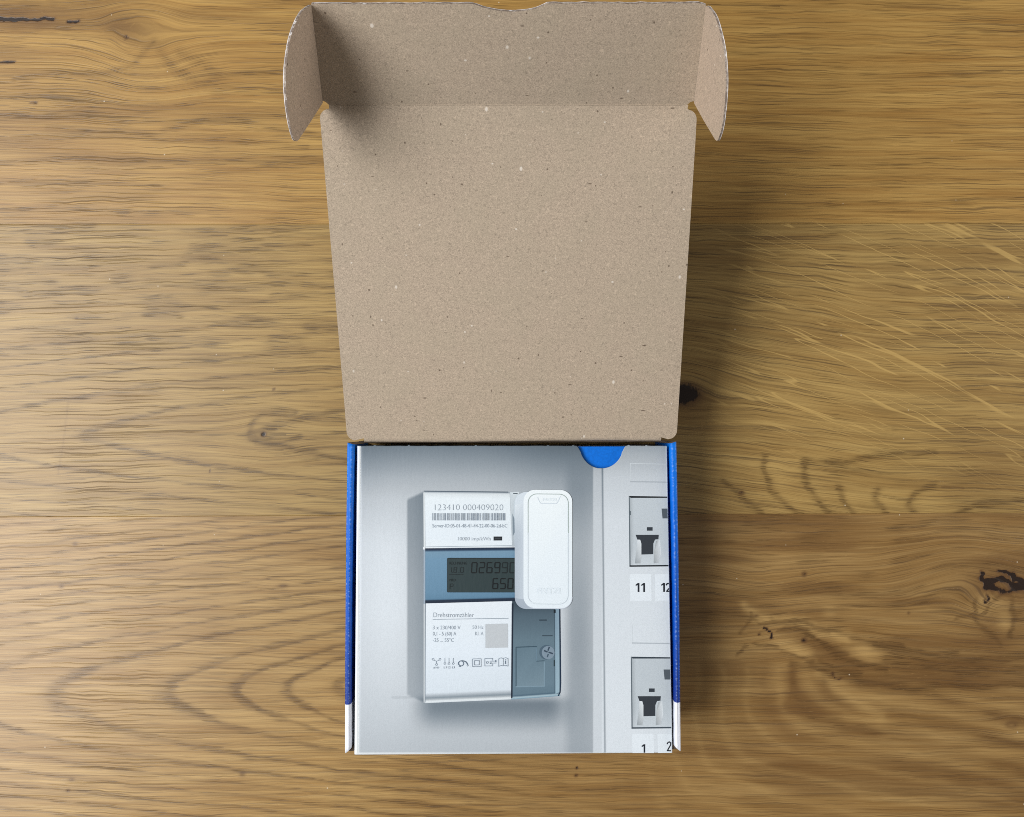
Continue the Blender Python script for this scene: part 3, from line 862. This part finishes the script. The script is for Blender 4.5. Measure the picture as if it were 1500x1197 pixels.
def top_panel():
    ucols = np.r_[np.linspace(0, 1, 190)]
    ub = np.linspace(523, 977, 360)
    ub = np.unique(np.r_[ub, np.linspace(842, 920, 160), [527.6, 528.3, 529.0]])
    vt = 653 + 0.5 * np.array([vnoise(np.array([x / 9.0]), np.array([0.3]), 90)[0] for x in ub])
    for nx in (549, 599, 697, 803, 840, 921, 947):
        vt = vt - 1.6 * np.exp(-((ub - nx) / 1.1) ** 2)
    vt = vt + notch_depth(ub)
    rows = np.linspace(0, 1, 330)
    vb = 1106 - 3.0 * (ub - 523) / 454
    s = (ub - 523) / 454.0
    V = vt[None, :] + (vb - vt)[None, :] * rows[:, None]
    U0 = 523 - 4 * (V - 653) / 453.0
    U1 = 977 + 8 * (V - 653) / 453.0
    U = U0 + (U1 - U0) * s[None, :]
    X, Y = card_xy(U, V)
    Z = np.full_like(X, CARD_Z)
    # gentle warp of the board and its rounded fold at the left
    Z -= 0.35 * (1 - np.clip((U - U0) / 3.0, 0, 1)) ** 2
    Z -= 0.10 * np.exp(-((U - (528.6 - (V - 653) * 0.006)) / 0.9) ** 2)
    Z -= 0.25 * np.clip((V - (vb[None, :] - 2.2)) / 2.2, 0, 1) ** 2
    nr, nc = X.shape
    idx = np.arange(nr * nc).reshape(nr, nc)
    q = np.stack([idx[1:, :-1], idx[1:, 1:], idx[:-1, 1:], idx[:-1, :-1]], -1).reshape(-1, 4)
    co = np.stack([X.ravel(), Y.ravel(), Z.ravel()], 1)
    cols = ink_bg(U.ravel(), V.ravel())
    # skirt: the cut board edge all round, 0.9 mm deep
    border = np.r_[idx[0, :], idx[1:, -1], idx[-1, -2::-1], idx[-2:0:-1, 0]]
    sk = co[border].copy(); sk[:, 2] -= 0.9
    nb = len(border)
    base = len(co)
    k = np.arange(nb)
    side = np.stack([border, border[(k + 1) % nb], base + (k + 1) % nb, base + k], -1)
    co = np.vstack([co, sk])
    cols = np.vstack([cols, np.tile([[214, 216, 218.0]], (nb, 1))])
    faces = np.vstack([q, side])
    me = bpy.data.meshes.new('top_panel')
    me.vertices.add(len(co)); me.vertices.foreach_set('co', (co * MM).ravel().astype(np.float32))
    me.loops.add(faces.size); me.loops.foreach_set('vertex_index', faces.ravel().astype(np.int32))
    me.polygons.add(len(faces)); me.polygons.foreach_set('loop_start', (np.arange(len(faces)) * 4).astype(np.int32))
    me.update(calc_edges=True)
    set_ink(me, cols)
    me.materials.append(PRINT)
    for p in me.polygons: p.use_smooth = True
    return link('top_panel', me, CARTON)
TOP = top_panel()

slab('side_panel', -68.6, -67.6, 2.3, 137.0, 2.2, 35.1, WHITE_EDGE, CARTON)
slab('side_panel', 67.6, 68.6, 2.3, 137.0, 2.2, 35.1, WHITE_EDGE, CARTON)
slab('front_panel', -68.6, 68.6, 1.1, 2.1, 2.2, 35.0, WHITE_EDGE, CARTON)
slab('bottom_panel', -67.4, 67.4, 2.3, 136.8, 2.0, 3.0, WHITE_EDGE, CARTON)
tag(slab('blue_inner_flap', 28.0, 58.0, 120.0, 137.2, 33.4, 34.3, plain_material('bright_blue_print', (0, 108, 212), 0.5, 0.3, 0.04), CARTON), 'bright blue flap showing through the thumb notch')

# ---- flat print on the carton top, laid as ink films a few hundredths of a millimetre thick
def film(name, verts_uv, faces, cols, dz, level):
    z = CARD_Z + 0.01 + level * 0.05 + np.asarray(dz)
    uv = np.asarray(verts_uv, float)
    X, Y = card_xy(uv[:, 0], uv[:, 1])
    zz = z
    me = bpy.data.meshes.new(name)
    me.from_pydata([(x * MM, y * MM, q * MM) for x, y, q in zip(X, Y, zz)], [], faces)
    bm = bmesh.new(); bm.from_mesh(me)
    bm.normal_update()
    flip = [f for f in bm.faces if f.normal.z < 0]
    bmesh.ops.reverse_faces(bm, faces=flip)
    bm.to_mesh(me); bm.free()
    cols = np.asarray(cols, float)
    if cols.ndim == 1: cols = np.tile(cols, (len(uv), 1))
    set_ink(me, cols)
    me.materials.append(PRINT)
    return link(name, me, TOP)

class Ink:
    """collects flat pieces of one printed motif"""
    def __init__(self): self.v = []; self.f = []; self.c = []; self.z = []; self.k = 0.0
    def poly(self, pts, col, dz=0.002):
        self.k += dz
        self.z += [self.k] * len(pts)
        b = len(self.v); self.v += [tuple(p) for p in pts]
        self.c += [tuple(col)] * len(pts) if not hasattr(col[0], '__len__') else [tuple(c) for c in col]
        self.f.append(tuple(range(b, b + len(pts)))); return self
    def grid(self, p00, p10, p11, p01, fn, nu=14, nv=14):
        b = len(self.v)
        self.k += 0.002; self.z += [self.k] * ((nu + 1) * (nv + 1))
        for j in range(nv + 1):
            for i in range(nu + 1):
                s, t = i / nu, j / nv
                x = (p00[0] * (1 - s) + p10[0] * s) * (1 - t) + (p01[0] * (1 - s) + p11[0] * s) * t
                y = (p00[1] * (1 - s) + p10[1] * s) * (1 - t) + (p01[1] * (1 - s) + p11[1] * s) * t
                self.v.append((x, y)); self.c.append(tuple(fn(s, t)))
        for j in range(nv):
            for i in range(nu):
                a = b + j * (nu + 1) + i
                self.f.append((a, a + 1, a + nu + 2, a + nu + 1))
        return self
    def rect(self, x0, y0, x1, y1, col): return self.poly([(x0, y0), (x1, y0), (x1, y1), (x0, y1)], col)
    def line(self, pts, w, col, closed=False):
        pts = [np.array(p, float) for p in pts]
        if closed: pts = pts + [pts[0]]
        for i in range(len(pts) - 1):
            p, q = pts[i], pts[i + 1]
            d = q - p; L = np.hypot(*d)
            if L < 1e-6: continue
            n = np.array([-d[1], d[0]]) / L * w / 2; e = d / L * w * 0.25
            self.poly([p - e + n, q + e + n, q + e - n, p - e - n], col, 0.0006)
        return self
    def ringline(self, cx, cy, r, w, col, n=14, a0=0, a1=360):
        self.line([(cx + r * math.cos(math.radians(a0 + (a1 - a0) * i / n)), cy + r * math.sin(math.radians(a0 + (a1 - a0) * i / n))) for i in range(n + 1)], w, col); return self
    def text(self, s, x0, x1, ytop, ybot, col, weight=-0.012):
        cu = bpy.data.curves.new('lettering', 'FONT'); cu.body = s; cu.offset = weight; cu.resolution_u = 3
        ob = bpy.data.objects.new('lettering', cu); COL.objects.link(ob)
        dg = bpy.context.evaluated_depsgraph_get(); dg.update()
        me = bpy.data.meshes.new_from_object(ob.evaluated_get(dg))
        vs = np.array([v.co[:2] for v in me.vertices])
        mn, mx = vs.min(0), vs.max(0)
        capref = 0.729                                       # cap height of the built-in face
        b = len(self.v)
        self.k += 0.002; self.z += [self.k] * len(vs)
        for x, y in vs:
            self.v.append((x0 + (x - mn[0]) / (mx[0] - mn[0]) * (x1 - x0), ybot - (y / capref) * (ybot - ytop)))
            self.c.append(tuple(col))
        for p in me.polygons: self.f.append(tuple(b + i for i in p.vertices))
        bpy.data.objects.remove(ob); bpy.data.curves.remove(cu); bpy.data.meshes.remove(me)
        return self
    def done(self, name, level=0): return film(name, self.v, self.f, self.c, self.z, level)

def lerp(a, b, t): return tuple(np.array(a, float) * (1 - t) + np.array(b, float) * t)
def grad(stops):
    xs = [s[0] for s in stops]; cs = np.array([s[1] for s in stops], float)
    return lambda t: tuple(np.interp(t, xs, cs[:, k]) for k in range(3))
def rrect(x0, y0, x1, y1, r, n=7):
    out = []
    for cx, cy, a in ((x1 - r, y0 + r, -90), (x1 - r, y1 - r, 0), (x0 + r, y1 - r, 90), (x0 + r, y0 + r, 180)):
        out += [(cx + r * math.cos(math.radians(a + 90 * i / n)), cy + r * math.sin(math.radians(a + 90 * i / n))) for i in range(n + 1)]
    return out

# meter: white front plates
g = grad([(0, (120, 132, 146)), (0.02, (206, 218, 226)), (0.12, (222, 236, 246)), (0.8, (218, 233, 247)), (1, (222, 235, 246))])
Ink().grid((622.5, 719.6), (746.5, 720.8), (750, 800.5), (623.5, 803), lambda s, t: g(t), 6, 24).line([(621.2, 722), (621.6, 803)], 2.0, (216, 226, 232)).line([(622, 719.6), (744, 721)], 1.6, (92, 104, 116)).line([(624, 801.2), (750, 799.2)], 0.8, (150, 165, 180)).done('printed_meter_plate')
g2 = grad([(0, (222, 234, 246)), (0.5, (216, 231, 247)), (0.90, (206, 222, 238)), (0.925, (172, 186, 200)), (0.95, (132, 146, 158)), (0.972, (176, 188, 198)), (0.98, (220, 230, 236)), (1, (206, 218, 228))])
Ink().grid((624, 884), (750, 881), (748.8, 1024.5), (623, 1030), lambda s, t: g2(t), 6, 60).line([(621.3, 884), (621.3, 1029)], 1.6, (196, 206, 214)).line([(623.2, 884), (622.8, 1028)], 1.0, (128, 140, 152)).done('printed_meter_plate')
# sensor column between the top plate and the reader
Ink().poly([(747, 721), (760, 720.5), (759, 800), (750.5, 800)], [(196, 212, 224), (206, 220, 230), (190, 206, 220), (170, 186, 200)]).line([(752, 723), (758, 723)], 1.2, (70, 80, 90)).poly([(750.5, 752), (753.5, 760), (754, 780), (751, 786)], (128, 144, 158)).done('printed_meter_sensor')
# blue cover band
gb = grad([(0, (30, 44, 66)), (0.04, (34, 52, 76)), (0.06, (110, 148, 176)), (0.2, (104, 146, 178)), (0.8, (98, 138, 168)), (0.93, (92, 130, 158)), (0.95, (30, 46, 66)), (1, (26, 38, 56))])
Ink().grid((623, 803.4), (757, 802.0), (757, 880.2), (623, 884.0), lambda s, t: gb(t), 6, 60).line([(621.6, 804), (621.6, 884)], 2.2, (150, 172, 196)).rect(619.6, 801.5, 622.6, 805, (222, 230, 238)).done('printed_meter_window', 1)
# display
LCD = (46, 60, 62)
Ink().poly(rrect(655, 817.2, 760, 867.8, 1.6), (34, 44, 46)).poly(rrect(656, 818.6, 760, 867, 1.4), LCD).done('printed_display', 3)
def seven(ink, ch, x, y, w, h, t, col, slant=0.06):
    segs = {'0': 'abcdef', '1': 'bc', '2': 'abged', '5': 'afgcd', '6': 'afgedc', '8': 'abcdefg', '9': 'abfgcd', 'P': 'abfge'}[ch]
    def P(px, py): return (x + px + slant * (h - py), y + py)
    g_ = t * 0.35
    S = {'a': ((g_, 0), (w - g_, 0)), 'b': ((w, g_), (w, h / 2 - g_)), 'c': ((w, h / 2 + g_), (w, h - g_)), 'd': ((g_, h), (w - g_, h)),
         'e': ((0, h / 2 + g_), (0, h - g_)), 'f': ((0, g_), (0, h / 2 - g_)), 'g': ((g_, h / 2), (w - g_, h / 2))}
    for s in segs: ink.line([P(*S[s][0]), P(*S[s][1])], t, col)
dig = Ink()
for i, ch in enumerate('026990'):
    seven(dig, ch, 690.6 + i * 11.2, 824.2, 7.4, 14.8, 1.7, (14, 20, 22) if i < 4 else (24, 33, 35))
for i, ch in enumerate('650'):
    seven(dig, ch, 721.6 + i * 11.0, 847.6, 7.2, 14.6, 1.7, (14, 20, 22))
seven(dig, '1', 657.2, 831.0, 4.0, 7.6, 0.9, (25, 34, 36)); seven(dig, '8', 664.6, 831.0, 4.0, 7.6, 0.9, (25, 34, 36)); seven(dig, '0', 674.4, 831.0, 4.2, 7.6, 0.9, (25, 34, 36))
dig.rect(662.6, 838.2, 663.6, 839.2, (25, 34, 36)).rect(671.6, 838.2, 672.6, 839.2, (25, 34, 36)).line([(658, 841.6), (678.5, 841.4)], 0.6, (25, 34, 36))
seven(dig, 'P', 659.0, 855.4, 4.2, 7.4, 0.9, (25, 34, 36))
dig.text('RECHNUNG', 658.5, 684, 822.6, 827.0, (28, 37, 39), 0.0).text('MRD', 658.5, 667.5, 847.6, 851.6, (28, 37, 39), 0.0)
dig.done('printed_display_digits', 4)
# plate lettering
GREY = (128, 143, 158)
Ink().text('123410 000409020', 637, 737, 738.2, 747.6, (140, 152, 166), -0.02).done('printed_serial_number', 2)
bc = Ink(); x = 633.2; rb = random.Random(12)
while x < 740.5:
    bw = rb.choice([0.55, 0.55, 0.9, 1.3]); gp = rb.choice([0.7, 0.8, 1.1, 1.5])
    shade = 142 + rb.random() * 26
    bc.poly([(x, 751.8), (x + bw, 751.8), (x + bw, 762.4), (x, 762.4)], (shade - 10, shade + 4, shade + 20)); x += bw + gp
bc.done('printed_barcode', 2)
Ink().text('Server-ID:05-01-48-41-44-22-00-06-2d-bC', 633.4, 743, 767.2, 772.8, (138, 152, 168), -0.004).done('printed_server_number', 2)
Ink().text('10000 imp/kWh', 670.8, 718.6, 786.2, 791.8, (160, 174, 190), -0.006).rect(723, 786, 735.4, 791.8, (34, 38, 44)).rect(725, 788.2, 733.5, 789.6, (62, 66, 72)).done('printed_pulse_mark', 2)
Ink().text('Drehstromzähler', 635, 694, 896.8, 904.2, (136, 148, 162), -0.012).line([(634, 907.4), (744.5, 905.8)], 0.75, (138, 152, 166)).done('printed_title', 2)
Ink().text('3 x 230/400 V', 634, 674.4, 916.2, 922.0, (142, 156, 172), -0.006).text('0,1 - 5 (60) A', 634, 668.2, 925.2, 931.0, (142, 156, 172), -0.006).text('-25 ... 55°C', 634, 664.8, 934.6, 940.4, (142, 156, 172), -0.006).text('50 Hz', 692, 708, 915.8, 921.4, (156, 170, 186), -0.006).text('Kl. A', 696, 708, 925.0, 930.8, (156, 170, 186), -0.006).done('printed_ratings', 2)
Ink().poly([(711, 914.4), (744, 913.6), (744, 948.6), (711, 949.2)], (188, 197, 206)).done('printed_code_field', 2)
# row of small symbols
IC = (132, 146, 162); DK = (104, 118, 134)
sy = Ink()
for dx, dy in ((-4.8, -4.2), (5.2, -4.2), (0.2, 3.4)):
    sy.ringline(639.2 + dx, 970.0 + dy, 1.5, 0.6, IC, 8)
    sy.line([(639.4, 968.6), (639.2 + dx * 0.72, 970 + dy * 0.62)], 0.7, IC)
sy.text('#100', 634.8, 643.2, 976.4, 979.2, IC, 0.0)
for k, xx in enumerate((651.6, 657.6, 663.8)):
    sy.line([(xx, 963.8), (xx, 970.6)], 0.7, IC).ringline(xx, 972.0, 1.4, 0.6, IC, 8)
    sy.text('L%d' % (k + 1), xx - 1.6, xx + 2.2, 976.0, 979.0, DK, 0.0)
sy.ringline(675.4, 971.8, 3.7, 1.2, (108, 122, 138), 14).line([(671.6, 970), (671.4, 973.4)], 1.4, DK).line([(676, 967.6), (678.4, 967.2), (678, 969.4)], 0.8, DK).line([(672.4, 976), (674.6, 976.6)], 0.8, DK)
sy.line([(680.0, 968.4), (683, 970), (685.0, 973.4)], 1.5, DK).ringline(684.8, 975.0, 1.0, 0.6, IC, 6)
sy.line([(692.2, 965.2), (704.6, 965.0), (704.6, 976.4), (692.2, 976.6)], 0.7, IC, True).line([(695.0, 967.6), (701.8, 967.4), (701.8, 974), (695.0, 974.2)], 0.8, IC, True)
sy.line([(721.6, 967.4), (721.6, 964.4), (710, 964.6), (710, 975.6), (721.6, 975.4), (721.6, 972.4)], 0.7, IC).text('0', 712.0, 715.4, 968.2, 972.4, IC, 0.0)
sy.line([(717.6, 968.6), (726.2, 968.4)], 0.7, DK).poly([(725.4, 966.8), (728, 968.4), (725.4, 970)], DK).line([(719, 971.4), (726.8, 971.2)], 0.7, DK).poly([(719.4, 969.8), (717, 971.4), (719.4, 973)], DK)
sy.line([(730.4, 976.2), (730.4, 965.0), (733.6, 963.6), (736.8, 964.6), (740.4, 963.4), (744.0, 964.8), (744.0, 976.0), (740.4, 974.6), (736.8, 975.4), (733.6, 974.8)], 0.7, IC, True).line([(737.0, 964.6), (737.0, 975.2)], 0.6, IC).line([(740.4, 968.2), (740.4, 972.4)], 1.3, DK).rect(739.8, 966.0, 741.2, 967.2, DK)
sy.done('printed_symbols', 2)
# blue terminal housing right of the lower plate
gt = grad([(0, (54, 68, 80)), (0.14, (80, 98, 111)), (0.4, (100, 121, 134)), (0.85, (104, 127, 142)), (0.955, (98, 121, 136)), (0.965, (52, 72, 90)), (0.972, (156, 194, 212)), (0.99, (150, 190, 210)), (1, (110, 146, 168))])
te = Ink().grid((750.2, 880), (820.2, 880), (820.6, 1019.6), (749.2, 1024.8), lambda s, t: gt(t), 4, 60)
te.poly([(749.6, 884), (752.2, 884), (750.8, 1022), (748.6, 1023)], (22, 34, 50))
te.poly([(812.8, 892), (818.8, 892), (819.4, 1014), (813.6, 1016.5)], [(120, 150, 172), (128, 158, 180), (142, 182, 204), (138, 178, 200)]).line([(812.6, 892), (812.9, 1015)], 0.9, (58, 76, 90)).line([(820.0, 892), (821.2, 1000), (820.4, 1014), (818, 1019)], 1.8, (26, 44, 66))
te.rect(811.0, 893, 814.0, 898, (22, 32, 40)).rect(790, 907.4, 801, 909.8, (58, 74, 86)).rect(794, 930.4, 809.5, 932, (60, 76, 88)).rect(811.0, 967, 813, 976, (44, 60, 66))
te.poly([(756, 948.6), (786, 947.4), (786, 968.6), (797.6, 968), (797.6, 1005.6), (756, 1006.4)], [(98, 120, 134), (102, 124, 138), (104, 126, 140), (104, 126, 140), (118, 142, 157), (114, 138, 153)])
te.line([(756, 1005), (756, 948.2), (786, 947.0)], 1.5, (62, 84, 98)).line([(786, 968.6), (797.4, 968)], 1.2, (66, 88, 102)).line([(756, 1006), (797.4, 1005.2), (797.4, 969.4)], 1.6, (120, 148, 166)).line([(785.6, 950), (785.6, 968)], 1.3, (106, 132, 150))
te.poly([(800.6 + 10.6 * math.cos(k * math.pi / 12), 955.4 + 10.8 * math.sin(k * math.pi / 12)) for k in range(24)], (78, 98, 114))
te.poly([(803.0 + 9.4 * math.cos(k * math.pi / 12), 956.0 + 9.8 * math.sin(k * math.pi / 12)) for k in range(24)], (124, 144, 162))
te.line([(797.2, 953.2), (801.6, 955)], 2.2, (58, 74, 90)).line([(802.8, 952.6), (804.6, 948.0)], 2.2, (58, 74, 90)).line([(804.0, 955.6), (809.6, 957.4)], 2.2, (58, 74, 90)).line([(803.0, 958.4), (801.8, 962.2)], 2.0, (70, 88, 104))
te.done('printed_terminal_cover', 1)
# white optical reader
def skew(pts): return [(x, y + (x - 796) * 0.012) for x, y in pts]
rd = Ink()
out = rrect(754, 720.6, 834, 892.0, 17)
rd.poly([(x, y) for x, y in out], [lerp((206, 222, 238), (158, 176, 198), np.clip((y - 735) / 60, 0, 1)) if x < 790 else (200, 216, 232) for x, y in out])
rd.grid((754.2, 740), (768, 736), (768, 878), (754.6, 876), lambda s, t: lerp(lerp((214, 228, 240), (172, 190, 210), min(1, t * 3)), (196, 212, 230), s * 0.7), 4, 10)
face = rrect(766.8, 717.6, 838.2, 891.2, 17, 9)
rd.poly(skew(face), [lerp((234, 245, 252), (222, 237, 250), np.clip((y - 718) / 60, 0, 1)) for x, y in face])
rd.line(skew(rrect(766.8, 717.6, 838.2, 891.2, 17, 9))[10:24], 1.0, (188, 200, 220))
inner = rrect(773.6, 723.6, 832.4, 884.6, 13, 9)
rd.line(skew(inner), 1.0, (190, 206, 222), True)
rd.line(skew([(x - 0.9, y - 0.9) for x, y in inner])[9:24], 0.9, (224, 240, 250))
up = skew(rrect(773.6, 723.6, 832.4, 884.6, 13, 9))
n_ = 10
topline = up[3 * n_:] + up[:n_]
rd.line([(773.6, 780)] + topline + [(832.4, 780.6)], 1.05, (158, 178, 172))
rd.line([(787.6, 728.2), (790, 734.6), (792.4, 737.4), (815.4, 737.6), (818.2, 733), (820.6, 727.4)], 0.8, (198, 215, 232))
rd.text('FRITZ!', 795.5, 815.5, 729.8, 733.6, (214, 229, 242), 0.0)
rd.text('FRITZ!', 787.5, 820.5, 860.6, 869.0, (208, 224, 238), 0.0).text('FRITZ!', 788.1, 821.1, 861.2, 869.6, (222, 237, 250), 0.0)
rd.done('printed_reader', 6)
# fuse windows and their number plates, clipped at the carton's right edge
def right_edge(v): return 976.2 + (v - 653) * 0.0172
def fuse(y0, y1, x0, tone, line_dark):
    k = Ink()
    xe0, xe1 = right_edge(y0), right_edge(y1)
    k.grid((x0, y0), (xe0, y0 + 0.8), (xe1, y1 - 0.6), (x0 + 1.6, y1), lambda s, t: lerp(lerp((156, 168, 178), tone, min(1, s * 9)), (206, 218, 230), max(0, t - 0.75) * 2), 16, 12)
    h = y1 - y0
    k.poly([(x0, y0), (xe0, y0 + 0.9), (xe0, y0 + 2.8), (x0 + 2.8, y0 + 2.8)], line_dark)
    k.poly([(x0, y0), (x0 + 1.5, y0 + 2), (x0 + 2.8, y1), (x0 + 1.0, y1)], (96, 106, 114))
    k.poly([(x0 + 1.0, y1 - 2.2), (xe1, y1 - 2.8), (xe1, y1 - 0.6), (x0 + 1.4, y1)], (30, 36, 42) if y0 < 800 else (70, 80, 90))
    if y0 < 800: k.rect(x0 + 0.5, y0 + 22, x0 + 3, y0 + 28, (92, 102, 110))
    fy = (y1 - y0) / 104.0
    def Y(v): return y0 + v * fy
    k.poly([(x0 + 48, Y(18.5)), (right_edge(Y(20)), Y(18.5)), (right_edge(Y(32)), Y(33)), (x0 + 49.5, Y(33))], (86, 94, 102))
    k.rect(x0 + 26.5, Y(45.8), x0 + 35, Y(51.0), (54, 60, 68))
    k.poly([(x0 + 13, Y(62)), (x0 + 9, Y(99)), (x0 + 17, Y(99)), (x0 + 20.5, Y(80)), (x0 + 19, Y(66))], [(214, 224, 234), (150, 160, 168), (168, 178, 186), (214, 224, 234), (220, 230, 238)])
    k.poly([(x0 + 40, Y(66)), (x0 + 37, Y(82)), (x0 + 36.5, Y(99)), (x0 + 44, Y(98)), (x0 + 47.5, Y(84)), (x0 + 46, Y(64))], [(150, 158, 164), (176, 184, 190), (154, 163, 170), (186, 196, 206), (216, 226, 236), (214, 224, 234)])
    k.poly([(x0 + 10, Y(57)), (x0 + 44, Y(57)), (x0 + 43.5, Y(63.5)), (x0 + 38.5, Y(64)), (x0 + 36, Y(70)), (x0 + 36, Y(85.5)), (x0 + 18.5, Y(86)), (x0 + 18.5, Y(70)), (x0 + 16.8, Y(64.2)), (x0 + 12.6, Y(64))], (54, 59, 66))
    k.done('printed_fuse_switch')
fuse(726.6, 830.4, 921, (188, 202, 214), (24, 28, 32))
fuse(962.0, 1067.6, 924, (186, 200, 212), (52, 62, 72))
for y0, y1, x0 in ((840.8, 880.2, 922.4), (1075.0, 1103.2, 926)):
    Ink().poly([(x0, y0), (x0 + 31.5, y0 + 0.3), (x0 + 32.2, y1), (x0 + 0.4, y1)], (222, 234, 246)).done('printed_number_plate')
    Ink().poly([(x0 + 37, y0 + 0.3), (right_edge(y0), y0 + 0.4), (right_edge(y1), y1 - 0.4), (x0 + 37.6, y1)], (222, 234, 246)).done('printed_number_plate')
Ink().line([(922.6, 679), (975, 680)], 0.8, (200, 212, 222)).line([(923.4, 680), (923.6, 705)], 1.0, (196, 208, 218)).line([(923.4, 705.6), (976, 706.4)], 1.7, (168, 180, 192)).done('printed_label_slot')
Ink().line([(926, 914.8), (980, 914)], 1.2, (210, 222, 232)).line([(926.4, 916), (926.6, 941)], 1.0, (204, 216, 226)).line([(926.4, 942), (980.4, 942.8)], 1.7, (174, 187, 200)).done('printed_label_slot')
K = (34, 38, 46)
def one(ink, x, y0, y1, w=2.5):
    return ink.poly([(x, y0), (x + w, y0), (x + w, y1), (x, y1), (x, y0 + 2.8), (x - 2.8, y0 + 4.2), (x - 3.0, y0 + 2.4)], K)
one(one(Ink(), 934.0, 854.2, 867.2), 942.2, 854.2, 867.2).done('printed_fuse_number', 2)
one(Ink(), 971.4, 854.0, 867.0).line([(975.8, 857.0), (977.2, 855.0), (979.0, 854.8)], 2.0, K).line([(979.4, 862.4), (976.4, 866.2), (979.9, 866.2)], 1.9, K).done('printed_fuse_number', 2)
one(Ink(), 942.8, 1090.2, 1102.6, 2.2).done('printed_fuse_number', 2)
Ink().line([(977.2, 1089.6), (978.6, 1087.4), (980.6, 1086.8), (982.4, 1088.4), (982.4, 1091), (977.4, 1099.6), (982.4, 1099.8)], 1.7, K).done('printed_fuse_number', 2)
